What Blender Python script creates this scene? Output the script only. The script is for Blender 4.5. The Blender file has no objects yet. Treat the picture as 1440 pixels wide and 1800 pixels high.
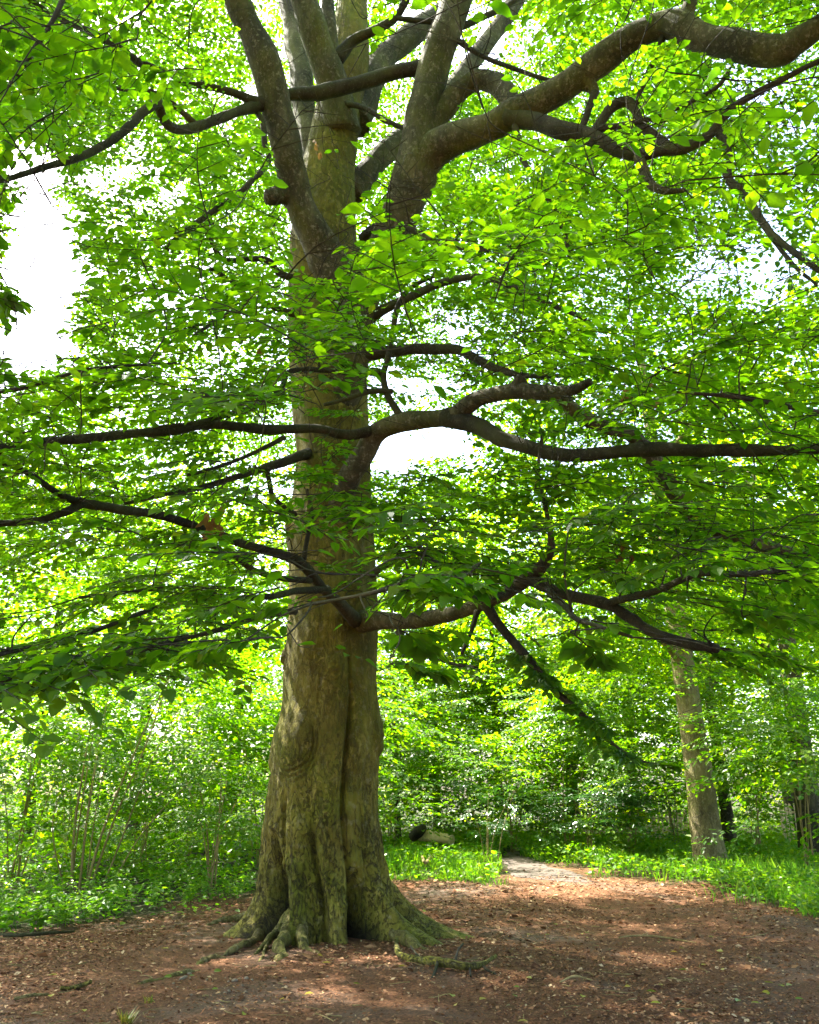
import bpy, bmesh, math, random
import numpy as np
from mathutils import Vector, Matrix

random.seed(7)
rng = np.random.default_rng(11)
def R(a): return a * math.pi / 180.0
scene = bpy.context.scene
COL = scene.collection

# ------------------------------------------------------------------ camera, sky, sun, exposure
EYE = 1.5
PITCH = R(19.0)
FPX = 1446.0                                   # focal length in pixels of the 1440 x 1800 photograph
cd = bpy.data.cameras.new('camera')
cam = bpy.data.objects.new('camera', cd); COL.objects.link(cam)
cam.location = (0, 0, EYE); cam.rotation_euler = (R(90) + PITCH, 0, 0)
cd.sensor_fit = 'VERTICAL'; cd.sensor_height = 24.0
cd.lens = 12.0 / (900.0 / FPX)
cd.clip_start = 0.05; cd.clip_end = 1500
scene.camera = cam

SUN_DIR = Vector((-0.45, 0.33, 0.83)).normalized()      # towards the sun: high, from the left and a little behind the tree
sun_el = math.asin(SUN_DIR.z)
sun_az = math.atan2(SUN_DIR.x, SUN_DIR.y)
world = bpy.data.worlds.new('World'); scene.world = world; world.use_nodes = True
wn = world.node_tree.nodes; wl = world.node_tree.links
bg = wn.get('Background') or wn.new('ShaderNodeBackground')
sky = wn.new('ShaderNodeTexSky'); sky.sky_type = 'NISHITA'; sky.sun_disc = False
sky.sun_elevation = sun_el; sky.sun_rotation = sun_az
sky.air_density = 1.0; sky.dust_density = 4.0; sky.ozone_density = 1.0
wl.new(sky.outputs[0], bg.inputs[0]); bg.inputs[1].default_value = 0.15
sd = bpy.data.lights.new('sun', 'SUN'); sd.energy = 5.0; sd.angle = R(0.53); sd.color = (1.0, 0.95, 0.86)
so = bpy.data.objects.new('sun', sd); COL.objects.link(so)
so.rotation_euler = (-SUN_DIR).to_track_quat('-Z', 'Y').to_euler(); so.location = (-10, 10, 30)
vs = scene.view_settings
vs.view_transform = 'Standard'; vs.look = 'None'; vs.gamma = 1.0; vs.use_curve_mapping = False
vs.exposure = 2.95
cy = scene.cycles
cy.max_bounces = 10; cy.diffuse_bounces = 5; cy.glossy_bounces = 3; cy.transmission_bounces = 8
cy.sample_clamp_indirect = 8.0
cy.use_denoising = True

# ------------------------------------------------------------------ measuring: photograph pixel -> place
CP, SP = math.cos(PITCH), math.sin(PITCH)
def ray(px, py):
    a = (px - 720.0) / FPX; b = (900.0 - py) / FPX
    return Vector((a, CP - b * SP, SP + b * CP))
def at(px, py, d):
    """place at forward distance d (metres from the viewer along the ground)"""
    v = ray(px, py); t = d / v.y
    return Vector((v.x * t, d, EYE + v.z * t))
def mpp(px, py, d):
    return d / ray(px, py).y / FPX
def on_ground(px, py):
    v = ray(px, py); t = -EYE / v.z
    return Vector((v.x * t, v.y * t, 0.0))
def project(P):
    P = np.asarray(P, float)
    x = P[..., 0]; y = P[..., 1]; z = P[..., 2] - EYE
    w = y * CP + z * SP; u = -y * SP + z * CP
    ws = np.where(np.abs(w) < 1e-6, 1e-6, w)
    return 720 + FPX * x / ws, 900 - FPX * u / ws, w

# ------------------------------------------------------------------ noise
def _h(i, j, k, s):
    n = (i * 374761393 + j * 668265263 + k * 2147483647 + s * 974634777) & 0xffffffff
    n = ((n ^ (n >> 13)) * 1274126177) & 0xffffffff
    n = (n ^ (n >> 16)) & 0xffff
    return n / 65535.0
def vnoise(P, scale=1.0, seed=0):
    P = np.asarray(P, float) * scale
    i = np.floor(P).astype(np.int64); f = P - i; f = f * f * (3 - 2 * f)
    out = 0
    for a in (0, 1):
        for b in (0, 1):
            for c in (0, 1):
                w = (f[..., 0] if a else 1 - f[..., 0]) * (f[..., 1] if b else 1 - f[..., 1]) * (f[..., 2] if c else 1 - f[..., 2])
                out = out + w * _h(i[..., 0] + a, i[..., 1] + b, i[..., 2] + c, seed)
    return out * 2 - 1
def fbm(P, scale, seed=0, octaves=3):
    o = 0; a = 1.0
    for k in range(octaves):
        o = o + a * vnoise(P, scale * 2 ** k, seed + k); a *= 0.5
    return o
def gh(x, y):
    x = np.asarray(x, float); y = np.asarray(y, float)
    P = np.stack([x, y, np.zeros_like(x)], -1)
    return 0.05 * vnoise(P, 0.45, 3) + 0.018 * vnoise(P, 1.7, 4) + 0.008 * vnoise(P, 5.0, 5)

# ------------------------------------------------------------------ objects and tags
def tag(o, label=None, cat=None, group=None, kind=None):
    if label: o['label'] = label
    if cat: o['category'] = cat
    if group: o['group'] = group
    if kind: o['kind'] = kind
    return o
def empty(name, loc, label=None, cat=None, group=None, rz=0.0):
    o = bpy.data.objects.new(name, None); COL.objects.link(o)
    o.location = loc; o.rotation_euler = (0, 0, rz); o.empty_display_size = 0.2
    return tag(o, label, cat, group)
def link(name, me, mat=None, parent=None, world_verts=False):
    o = bpy.data.objects.new(name, me); COL.objects.link(o)
    if mat and not me.materials: me.materials.append(mat)
    if parent:
        o.parent = parent
        if world_verts:
            off = Vector((0, 0, 0)); q = parent
            while q: off = off + q.location; q = q.parent
            o.location = -off                  # the mesh is written in world coordinates; every parent is unrotated
    return o
def np_mesh(name, V, F, smooth=False):
    """V (n,3); F list of (m,k) index arrays (k = 3 or 4)"""
    me = bpy.data.meshes.new(name)
    F = [np.asarray(f, np.int32) for f in F if len(f)]
    V = np.asarray(V, np.float32)
    me.vertices.add(len(V)); me.vertices.foreach_set('co', V.ravel())
    nl = sum(f.size for f in F); npoly = sum(len(f) for f in F)
    me.loops.add(nl); me.loops.foreach_set('vertex_index', np.concatenate([f.ravel() for f in F]))
    st = []; c = 0
    for f in F:
        st.append(c + np.arange(len(f)) * f.shape[1]); c += f.size
    me.polygons.add(npoly); me.polygons.foreach_set('loop_start', np.concatenate(st).astype(np.int32))
    me.update(calc_edges=True)
    me.polygons.foreach_set('use_smooth', np.full(npoly, smooth, dtype=bool))
    me.validate()
    return me
class Soup:
    def __init__(s): s.V = []; s.Q = []; s.T = []; s.n = 0
    def add(s, V, Q=None, T=None):
        V = np.asarray(V, float)
        if Q is not None and len(Q): s.Q.append(np.asarray(Q) + s.n)
        if T is not None and len(T): s.T.append(np.asarray(T) + s.n)
        s.V.append(V); s.n += len(V)
    def mesh(s, name, smooth=False):
        F = []
        if s.Q: F.append(np.concatenate(s.Q))
        if s.T: F.append(np.concatenate(s.T))
        return np_mesh(name, np.concatenate(s.V), F, smooth)

def spline(pts, n):
    """Catmull-Rom through rows of pts (any columns), n samples per span"""
    P = np.asarray(pts, float)
    if len(P) < 3: 
        t = np.linspace(0, 1, n * 2 + 1)[:, None]
        return P[0] * (1 - t) + P[-1] * t
    Q = np.vstack([2 * P[0] - P[1], P, 2 * P[-1] - P[-2]])
    out = []
    for i in range(1, len(Q) - 2):
        a, b, c, d = Q[i - 1], Q[i], Q[i + 1], Q[i + 2]
        t = np.linspace(0, 1, n, endpoint=False)[:, None]
        out.append(0.5 * (2 * b + (c - a) * t + (2 * a - 5 * b + 4 * c - d) * t ** 2 + (3 * b - a - 3 * c + d) * t ** 3))
    out.append(P[-1:])
    return np.vstack(out)
def tube(pts, rad, k=8, rough=0.0, seed=0, cap=True):
    P = np.asarray(pts, float); n = len(P)
    rad = np.broadcast_to(np.asarray(rad, float), (n,))
    T = np.gradient(P, axis=0); T /= np.linalg.norm(T, axis=1, keepdims=True) + 1e-9
    N = np.zeros_like(P)
    ref = np.array([0, 0, 1.0]) if abs(T[0, 2]) < 0.9 else np.array([1.0, 0, 0])
    v = np.cross(T[0], ref); v /= np.linalg.norm(v); N[0] = v
    for i in range(1, n):
        v = N[i - 1] - T[i] * np.dot(N[i - 1], T[i]); N[i] = v / (np.linalg.norm(v) + 1e-9)
    B = np.cross(T, N)
    a = np.arange(k) * 2 * np.pi / k
    ring = N[:, None, :] * np.cos(a)[None, :, None] + B[:, None, :] * np.sin(a)[None, :, None]
    V = P[:, None, :] + ring * rad[:, None, None]
    if rough:
        m = rough * rad.mean()
        V = V + ring * (fbm(V, 0.35 / max(rad.mean(), 1e-3), seed, 3)[..., None] * np.minimum(rad, rad.mean())[:, None, None] * rough)
    V = V.reshape(-1, 3)
    i = np.arange(n - 1)[:, None] * k; j = np.arange(k)[None, :]; j2 = (j + 1) % k
    Q = np.stack([i + j, i + j2, i + k + j2, i + k + j], -1).reshape(-1, 4)
    T3 = None
    if cap:
        V = np.vstack([V, P[-1:] + T[-1:] * rad[-1] * 0.35, P[:1] - T[:1] * rad[0] * 0.2])
        c = len(V) - 2; L = (n - 1) * k
        T3 = np.concatenate([np.stack([L + np.arange(k), L + (np.arange(k) + 1) % k, np.full(k, c)], -1),
                             np.stack([(np.arange(k) + 1) % k, np.arange(k), np.full(k, c + 1)], -1)])
    return V, Q, T3

# ------------------------------------------------------------------ materials
def mat(name):
    m = bpy.data.materials.new(name); m.use_nodes = True
    nt = m.node_tree; nt.nodes.clear()
    out = nt.nodes.new('ShaderNodeOutputMaterial')
    return m, nt, out
def N(nt, t, **kw):
    n = nt.nodes.new(t)
    for k, v in kw.items():
        if k.startswith('i_'):
            key = k[2:].replace('_', ' ')
            n.inputs[key].default_value = v
        else: setattr(n, k, v)
    return n
def ramp(nt, fac, stops, interp='LINEAR'):
    r = nt.nodes.new('ShaderNodeValToRGB'); cr = r.color_ramp; cr.interpolation = interp
    while len(cr.elements) < len(stops): cr.elements.new(0.5)
    for e, (p, c) in zip(cr.elements, stops):
        e.position = p; e.color = (c[0], c[1], c[2], 1)
    if fac is not None: nt.links.new(fac, r.inputs[0])
    return r.outputs[0]
def mix(nt, fac, a, b, mode='MIX'):
    m = nt.nodes.new('ShaderNodeMix'); m.data_type = 'RGBA'; m.blend_type = mode
    for inp, v in ((m.inputs[0], fac), (m.inputs[6], a), (m.inputs[7], b)):
        if hasattr(v, 'is_linked'): nt.links.new(v, inp)
        elif isinstance(v, tuple): inp.default_value = (v[0], v[1], v[2], 1)
        else: inp.default_value = v
    return m.outputs[2]
def noise(nt, vec, scale, detail=4, rough=0.55, dist=0.0):
    n = nt.nodes.new('ShaderNodeTexNoise'); n.inputs['Scale'].default_value = scale
    n.inputs['Detail'].default_value = detail; n.inputs['Roughness'].default_value = rough; n.inputs['Distortion'].default_value = dist
    if vec is not None: nt.links.new(vec, n.inputs['Vector'])
    return n.outputs['Fac']
def mapping(nt, vec, scale):
    m = nt.nodes.new('ShaderNodeMapping'); m.inputs['Scale'].default_value = scale
    nt.links.new(vec, m.inputs['Vector']); return m.outputs[0]

def leaf_material(name, refl, trans, rough=0.42, spec=0.5, tmix=0.5):
    """refl / trans: lists of ramp stops, chosen leaf by leaf"""
    m, nt, out = mat(name)
    g = N(nt, 'ShaderNodeNewGeometry'); rnd = g.outputs['Random Per Island']
    p = N(nt, 'ShaderNodeBsdfPrincipled'); p.inputs['Roughness'].default_value = rough
    p.inputs['Specular IOR Level'].default_value = spec
    oi = N(nt, 'ShaderNodeObjectInfo')
    ad = N(nt, 'ShaderNodeMath', operation='ADD'); nt.links.new(rnd, ad.inputs[0]); nt.links.new(oi.outputs['Random'], ad.inputs[1])
    fr = N(nt, 'ShaderNodeMath', operation='FRACT'); nt.links.new(ad.outputs[0], fr.inputs[0])
    nt.links.new(ramp(nt, fr.outputs[0], refl), p.inputs['Base Color'])
    tr = N(nt, 'ShaderNodeBsdfTranslucent'); nt.links.new(ramp(nt, fr.outputs[0], trans), tr.inputs['Color'])
    ms = N(nt, 'ShaderNodeMixShader'); ms.inputs[0].default_value = tmix
    nt.links.new(p.outputs[0], ms.inputs[1]); nt.links.new(tr.outputs[0], ms.inputs[2])
    nt.links.new(ms.outputs[0], out.inputs[0])
    return m
beech_leaf_mat = leaf_material('beech_leaf',
    [(0, (0.024, 0.075, 0.006)), (0.5, (0.040, 0.108, 0.006)), (0.93, (0.062, 0.132, 0.007)), (1, (0.10, 0.14, 0.010))],
    [(0, (0.10, 0.30, 0.002)), (0.5, (0.18, 0.41, 0.002)), (0.97, (0.25, 0.47, 0.003)), (1, (0.32, 0.42, 0.004))], rough=0.5, spec=0.30, tmix=0.52)
wood_leaf_mat = leaf_material('woodland_leaf',
    [(0, (0.036, 0.10, 0.005)), (0.6, (0.078, 0.155, 0.006)), (1, (0.125, 0.18, 0.008))],
    [(0, (0.14, 0.36, 0.001)), (0.6, (0.26, 0.48, 0.002)), (1, (0.44, 0.55, 0.003))], rough=0.55, spec=0.2)
shrub_leaf_mat = leaf_material('shrub_leaf',
    [(0, (0.034, 0.095, 0.007)), (0.6, (0.068, 0.145, 0.009)), (1, (0.115, 0.175, 0.012))],
    [(0, (0.12, 0.34, 0.002)), (0.6, (0.22, 0.47, 0.002)), (1, (0.38, 0.54, 0.003))], rough=0.42, spec=0.42)
herb_leaf_mat = leaf_material('herb_leaf',
    [(0, (0.040, 0.12, 0.008)), (0.6, (0.080, 0.175, 0.011)), (1, (0.13, 0.21, 0.014))],
    [(0, (0.12, 0.36, 0.003)), (0.6, (0.22, 0.48, 0.003)), (1, (0.36, 0.54, 0.005))], rough=0.45, spec=0.45, tmix=0.48)
dark_leaf_mat = leaf_material('dark_evergreen_leaf',
    [(0, (0.012, 0.045, 0.010)), (1, (0.028, 0.075, 0.014))],
    [(0, (0.03, 0.13, 0.006)), (1, (0.06, 0.20, 0.006))], rough=0.28, spec=0.7, tmix=0.25)
dead_leaf_mat = leaf_material('withered_leaf',
    [(0, (0.13, 0.065, 0.018)), (1, (0.24, 0.14, 0.04))], [(0, (0.20, 0.10, 0.02)), (1, (0.32, 0.19, 0.05))], rough=0.8, spec=0.1, tmix=0.3)
litter_mat = leaf_material('litter_flake',
    [(0, (0.045, 0.021, 0.011)), (0.35, (0.130, 0.056, 0.024)), (0.7, (0.225, 0.100, 0.043)), (0.92, (0.34, 0.20, 0.10)), (1, (0.44, 0.32, 0.18))],
    [(0, (0.1, 0.04, 0.02)), (1, (0.3, 0.14, 0.06))], rough=0.8, spec=0.15, tmix=0.12)

def bark_material(name, cols, moss=0.5, cracks=0.5, fine=1.0, lichen=0.3, red=0.0):
    m, nt, out = mat(name)
    tc = N(nt, 'ShaderNodeTexCoord'); v = tc.outputs['Object']
    geo = N(nt, 'ShaderNodeNewGeometry')
    sep = N(nt, 'ShaderNodeSeparateXYZ'); nt.links.new(geo.outputs['Position'], sep.inputs[0])
    tall = mapping(nt, v, (1.0, 1.0, 0.35))
    wide = mapping(nt, v, (1.0, 1.0, 3.2))
    base = ramp(nt, noise(nt, tall, 2.2 * fine, 6, 0.62), [(0.28, cols[0]), (0.5, cols[1]), (0.74, cols[2])])
    # grey-white lichen specks and blotches
    ln = ramp(nt, noise(nt, v, 9 * fine, 5, 0.65), [(0.56, (0, 0, 0)), (0.66, (1, 1, 1))])
    lf = N(nt, 'ShaderNodeMath', operation='MULTIPLY'); nt.links.new(ln, lf.inputs[0]); lf.inputs[1].default_value = lichen
    base = mix(nt, lf.outputs[0], base, (0.40, 0.36, 0.25))
    # moss
    mn = ramp(nt, noise(nt, v, 1.3, 5, 0.6, 0.4), [(0.42, (0, 0, 0)), (0.64, (1, 1, 1))])
    mf = N(nt, 'ShaderNodeMath', operation='MULTIPLY'); nt.links.new(mn, mf.inputs[0]); mf.inputs[1].default_value = moss
    base = mix(nt, mf.outputs[0], base, (0.118, 0.128, 0.008))
    # dark chips and torn patches of the old bark, stronger low down
    hi = N(nt, 'ShaderNodeMapRange'); nt.links.new(sep.outputs['Z'], hi.inputs[0])
    for key, val in (('From Min', 2.0), ('From Max', 0.9), ('To Min', 0.42), ('To Max', 1.0)): hi.inputs[key].default_value = val
    chips = noise(nt, mapping(nt, v, (1.0, 1.0, 0.75)), 27 * fine, 5, 0.68, 0.5)
    drift = ramp(nt, noise(nt, v, 2.4 * fine, 3, 0.6), [(0.38, (0.1, 0.1, 0.1)), (0.62, (1, 1, 1))])
    cm_a = mix(nt, 1.0, ramp(nt, chips, [(0.53, (0, 0, 0)), (0.62, (1, 1, 1))]), drift, 'MULTIPLY')
    plate = mix(nt, 1.0, ramp(nt, noise(nt, mapping(nt, v, (1.0, 1.0, 0.6)), 13 * fine, 5, 0.65, 0.7), [(0.55, (0, 0, 0)), (0.60, (0.55, 0.55, 0.55))]), drift, 'MULTIPLY')
    base = mix(nt, plate, base, (cols[2][0] * 1.35, cols[2][1] * 1.3, cols[2][2] * 1.5))
    line = noise(nt, tall, 6.5 * fine, 5, 0.62, 0.9)
    cm_b = ramp(nt, line, [(0.478, (0, 0, 0)), (0.494, (0.8, 0.8, 0.8)), (0.504, (0.8, 0.8, 0.8)), (0.518, (0, 0, 0))])
    cm = mix(nt, 1.0, cm_a, cm_b, 'LIGHTEN')
    cmask = N(nt, 'ShaderNodeMath', operation='MULTIPLY'); nt.links.new(cm, cmask.inputs[0]); nt.links.new(hi.outputs[0], cmask.inputs[1])
    cm2 = N(nt, 'ShaderNodeMath', operation='MULTIPLY'); nt.links.new(cmask.outputs[0], cm2.inputs[0]); cm2.inputs[1].default_value = cracks
    base = mix(nt, cm2.outputs[0], base, (0.036, 0.025, 0.010))
    # fine horizontal lines of beech bark
    hn = ramp(nt, noise(nt, wide, 7 * fine, 4, 0.6, 0.6), [(0.60, (0, 0, 0)), (0.70, (1, 1, 1))])
    hf = N(nt, 'ShaderNodeMath', operation='MULTIPLY'); nt.links.new(hn, hf.inputs[0]); hf.inputs[1].default_value = 0.35
    base = mix(nt, hf.outputs[0], base, (0.06, 0.05, 0.022))
    ra = N(nt, 'ShaderNodeAttribute', attribute_name='rot_shade')
    base = mix(nt, ra.outputs['Fac'], base, (0.012, 0.009, 0.006))  # near-black for rotten wood and painted shade in the trunk hollows
    tone = ramp(nt, noise(nt, v, 1.1, 4, 0.6, 0.6), [(0.32, (0.55, 0.55, 0.55)), (0.66, (1.15, 1.15, 1.15))])
    base = mix(nt, 1.0, base, tone, 'MULTIPLY')
    p = N(nt, 'ShaderNodeBsdfPrincipled'); p.inputs['Roughness'].default_value = 0.85
    p.inputs['Specular IOR Level'].default_value = 0.25
    nt.links.new(base, p.inputs['Base Color'])
    # relief
    inv = N(nt, 'ShaderNodeMath', operation='MULTIPLY_ADD'); nt.links.new(cm2.outputs[0], inv.inputs[0]); inv.inputs[1].default_value = -1.2
    nt.links.new(noise(nt, tall, 24 * fine, 6, 0.65), inv.inputs[2])
    b1 = N(nt, 'ShaderNodeBump'); b1.inputs['Strength'].default_value = 1.0; b1.inputs['Distance'].default_value = 0.03 / fine
    nt.links.new(inv.outputs[0], b1.inputs['Height'])
    b2 = N(nt, 'ShaderNodeBump'); b2.inputs['Strength'].default_value = 0.5; b2.inputs['Distance'].default_value = 0.01 / fine
    nt.links.new(noise(nt, wide, 30 * fine, 5, 0.6), b2.inputs['Height']); nt.links.new(b1.outputs[0], b2.inputs['Normal'])
    nt.links.new(b2.outputs[0], p.inputs['Normal'])
    nt.links.new(p.outputs[0], out.inputs[0])
    return m
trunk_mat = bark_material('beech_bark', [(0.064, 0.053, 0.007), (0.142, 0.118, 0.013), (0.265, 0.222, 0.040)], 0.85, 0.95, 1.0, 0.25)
limb_mat = bark_material('limb_bark', [(0.026, 0.0225, 0.0115), (0.062, 0.053, 0.0255), (0.155, 0.134, 0.070)], 0.45, 0.8, 1.7, 0.42)
branch_mat = bark_material('branch_bark', [(0.012, 0.0098, 0.0062), (0.025, 0.0205, 0.0125), (0.052, 0.043, 0.026)], 0.25, 0.4, 4.0, 0.12)
pale_mat = bark_material('pale_bark', [(0.11, 0.088, 0.034), (0.21, 0.17, 0.072), (0.31, 0.255, 0.125)], 0.5, 0.6, 1.3, 0.35)
stem_mat = bark_material('hazel_stem', [(0.16, 0.11, 0.04), (0.27, 0.20, 0.075), (0.36, 0.28, 0.12)], 0.2, 0.2, 5.0, 0.2)
root_mat = bark_material('root_bark', [(0.075, 0.058, 0.016), (0.15, 0.118, 0.035), (0.25, 0.20, 0.075)], 0.6, 0.7, 1.6, 0.3)
def plain(name, cols, scale=8, rough=0.8, bump=0.4, bscale=30):
    m, nt, out = mat(name)
    tc = N(nt, 'ShaderNodeTexCoord'); v = tc.outputs['Object']
    p = N(nt, 'ShaderNodeBsdfPrincipled'); p.inputs['Roughness'].default_value = rough; p.inputs['Specular IOR Level'].default_value = 0.3
    nt.links.new(ramp(nt, noise(nt, v, scale, 5, 0.6), [(0.3, cols[0]), (0.7, cols[1])]), p.inputs['Base Color'])
    b = N(nt, 'ShaderNodeBump'); b.inputs['Strength'].default_value = bump; b.inputs['Distance'].default_value = 0.01
    nt.links.new(noise(nt, v, bscale, 5, 0.6), b.inputs['Height']); nt.links.new(b.outputs[0], p.inputs['Normal'])
    nt.links.new(p.outputs[0], out.inputs[0]); return m
stone_mat = plain('stone', [(0.10, 0.075, 0.045), (0.26, 0.21, 0.14)], 12)
paling_mat = plain('paling_wood', [(0.50, 0.33, 0.17), (0.66, 0.48, 0.28)], 5)
cutwood_mat = plain('cut_wood', [(0.40, 0.27, 0.14), (0.62, 0.47, 0.28)], 18)
gravel_mat = plain('gravel', [(0.030, 0.022, 0.017), (0.125, 0.095, 0.075)], 34, 0.9, 0.8, 60)

# ------------------------------------------------------------------ the ground
EDGE = [(-900, 1790), (-200, 1690), (0, 1645), (150, 1630), (300, 1598), (420, 1582), (470, 1562), (600, 1545), (680, 1540), (760, 1548), (860, 1552), (905, 1535),
        (960, 1531), (1080, 1534), (1170, 1541), (1250, 1556), (1320, 1577), (1390, 1596), (1440, 1612), (1700, 1680), (2600, 1800)]
EX = np.array([e[0] for e in EDGE], float); EY = np.array([e[1] for e in EDGE], float)
def clearing(x, y):
    """1 in the trodden clearing under the beech, 0 in the undergrowth"""
    P = np.stack([np.asarray(x, float), np.asarray(y, float), np.zeros_like(np.asarray(x, float))], -1)
    px, py, w = project(P)
    e = np.interp(px, EX, EY)
    s = (py - e) / 14.0 + 1.2 * vnoise(P, 1.3, 40)
    s = np.where(np.asarray(y) < 4.0, 3.0, s)
    return np.clip(s * 0.5 + 0.5, 0, 1)
def build_ground():
    xs = np.concatenate([-np.geomspace(400, 14.2, 26), np.linspace(-14, 14, 180), np.geomspace(14.2, 400, 26)])
    ys = np.concatenate([-np.geomspace(300, 4.5, 18), np.linspace(-4, 30, 220), np.geomspace(30.5, 700, 30)])
    X, Y = np.meshgrid(xs, ys)
    Z = gh(X, Y)
    V = np.stack([X, Y, Z], -1).reshape(-1, 3); nx = len(xs); ny = len(ys)
    i = np.arange(ny - 1)[:, None] * nx + np.arange(nx - 1)[None, :]
    Q = np.stack([i, i + 1, i + nx + 1, i + nx], -1).reshape(-1, 4)
    me = np_mesh('ground', V, [Q], True)
    c = clearing(V[:, 0], V[:, 1])
    a = me.attributes.new('bare_soil', 'FLOAT', 'POINT'); a.data.foreach_set('value', c.astype(np.float32))
    m, nt, out = mat('forest_floor')
    tc = N(nt, 'ShaderNodeTexCoord'); v = tc.outputs['Object']
    at_ = N(nt, 'ShaderNodeAttribute', attribute_name='bare_soil')
    mulch = ramp(nt, noise(nt, v, 38, 6, 0.75), [(0.28, (0.034, 0.016, 0.009)), (0.46, (0.104, 0.047, 0.022)), (0.6, (0.19, 0.087, 0.040)), (0.78, (0.28, 0.17, 0.09))])
    grey = ramp(nt, noise(nt, v, 55, 6, 0.75), [(0.3, (0.050, 0.036, 0.026)), (0.6, (0.15, 0.11, 0.080)), (0.8, (0.28, 0.22, 0.17))])
    patch = ramp(nt, noise(nt, v, 0.55, 4, 0.6, 0.5), [(0.50, (0, 0, 0)), (0.66, (0.85, 0.85, 0.85))])
    bare = mix(nt, patch, mulch, grey)
    under = ramp(nt, noise(nt, v, 9, 6, 0.75), [(0.3, (0.012, 0.014, 0.006)), (0.5, (0.035, 0.03, 0.012)), (0.65, (0.025, 0.06, 0.01))])
    p = N(nt, 'ShaderNodeBsdfPrincipled'); p.inputs['Roughness'].default_value = 0.95; p.inputs['Specular IOR Level'].default_value = 0.15
    nt.links.new(mix(nt, at_.outputs['Fac'], under, bare), p.inputs['Base Color'])
    b = N(nt, 'ShaderNodeBump'); b.inputs['Strength'].default_value = 0.9; b.inputs['Distance'].default_value = 0.03
    nt.links.new(noise(nt, v, 45, 6, 0.75), b.inputs['Height']); nt.links.new(b.outputs[0], p.inputs['Normal'])
    nt.links.new(p.outputs[0], out.inputs[0])
    o = link('ground', me, m); tag(o, kind='structure')
build_ground()

def build_path():
    mid = [(1040, 1550, 8), (1005, 1546, 40), (972, 1538, 62), (945, 1527, 46), (908, 1514, 24), (895, 1505, 13), (903, 1497, 9), (925, 1489, 7)]
    c = []
    for px, py, hw in mid:
        g = on_ground(px, py); t = g.y / ray(px, py).y
        c.append((g.x, g.y, hw / FPX * t * 1.0))
    S = spline(c, 10)
    V = []
    for (x, y, w) in S:
        for u in np.linspace(-1, 1, 9): 
            xx = x + u * w + (0.1 + .25 * abs(u)) * float(vnoise(np.array([u * 2, y, 0.0]), 1.1, 70)); V.append((xx, y, 0))
    V = np.array(V); V[:, 2] = gh(V[:, 0], V[:, 1]) + 0.005
    n = len(S); i = np.arange(n - 1)[:, None] * 9 + np.arange(8)[None, :]
    Q = np.stack([i, i + 1, i + 10, i + 9], -1).reshape(-1, 4)
    tag(link('gravel_path', np_mesh('gravel_path', V, [Q], True), gravel_mat), kind='structure')
build_path()

# ------------------------------------------------------------------ leaves and sprays
LEAF_U = np.array([0.0, 0.30, 0.68, 1.0, 0.68, 0.30])
LEAF_V = np.array([0.0, 0.29, 0.25, 0.0, -0.25, -0.29])
LEAF_W = np.array([0.0, 0.075, 0.03, -0.10, 0.03, 0.075])
def leaf_soup(pos, d, nrm, size, soup=None):
    """one four-triangle folded leaf per row"""
    b = np.cross(nrm, d); b /= np.linalg.norm(b, axis=1, keepdims=True) + 1e-9
    s = size[:, None, None]
    V = pos[:, None, :] + s * (LEAF_U[None, :, None] * d[:, None, :] + LEAF_V[None, :, None] * b[:, None, :] + LEAF_W[None, :, None] * nrm[:, None, :])
    n = len(pos); base = np.arange(n)[:, None] * 6
    Q = np.concatenate([base + np.array([0, 1, 2, 3]), base + np.array([0, 3, 4, 5])])
    s_ = soup or Soup(); s_.add(V.reshape(-1, 3), Q); return s_
def leaf_soup_far(pos, d, nrm, size, soup=None):
    """the same leaf for places where it shows a few pixels: one bent diamond of two triangles"""
    b = np.cross(nrm, d); b /= np.linalg.norm(b, axis=1, keepdims=True) + 1e-9
    s = size[:, None, None]
    u = np.array([0.0, 0.48, 1.0, 0.48]); v = np.array([0.0, 0.36, 0.0, -0.36]); w = np.array([0.0, 0.08, -0.08, 0.08])
    V = pos[:, None, :] + s * (u[None, :, None] * d[:, None, :] + v[None, :, None] * b[:, None, :] + w[None, :, None] * nrm[:, None, :])
    s_ = soup or Soup(); s_.add(V.reshape(-1, 3), np.arange(len(pos))[:, None] * 4 + np.array([0, 1, 2, 3])); return s_
def orth(d, n):
    d = d / (np.linalg.norm(d, axis=-1, keepdims=True) + 1e-9)
    n = n - d * (d * n).sum(-1, keepdims=True)
    return d, n / (np.linalg.norm(n, axis=-1, keepdims=True) + 1e-9)

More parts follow.
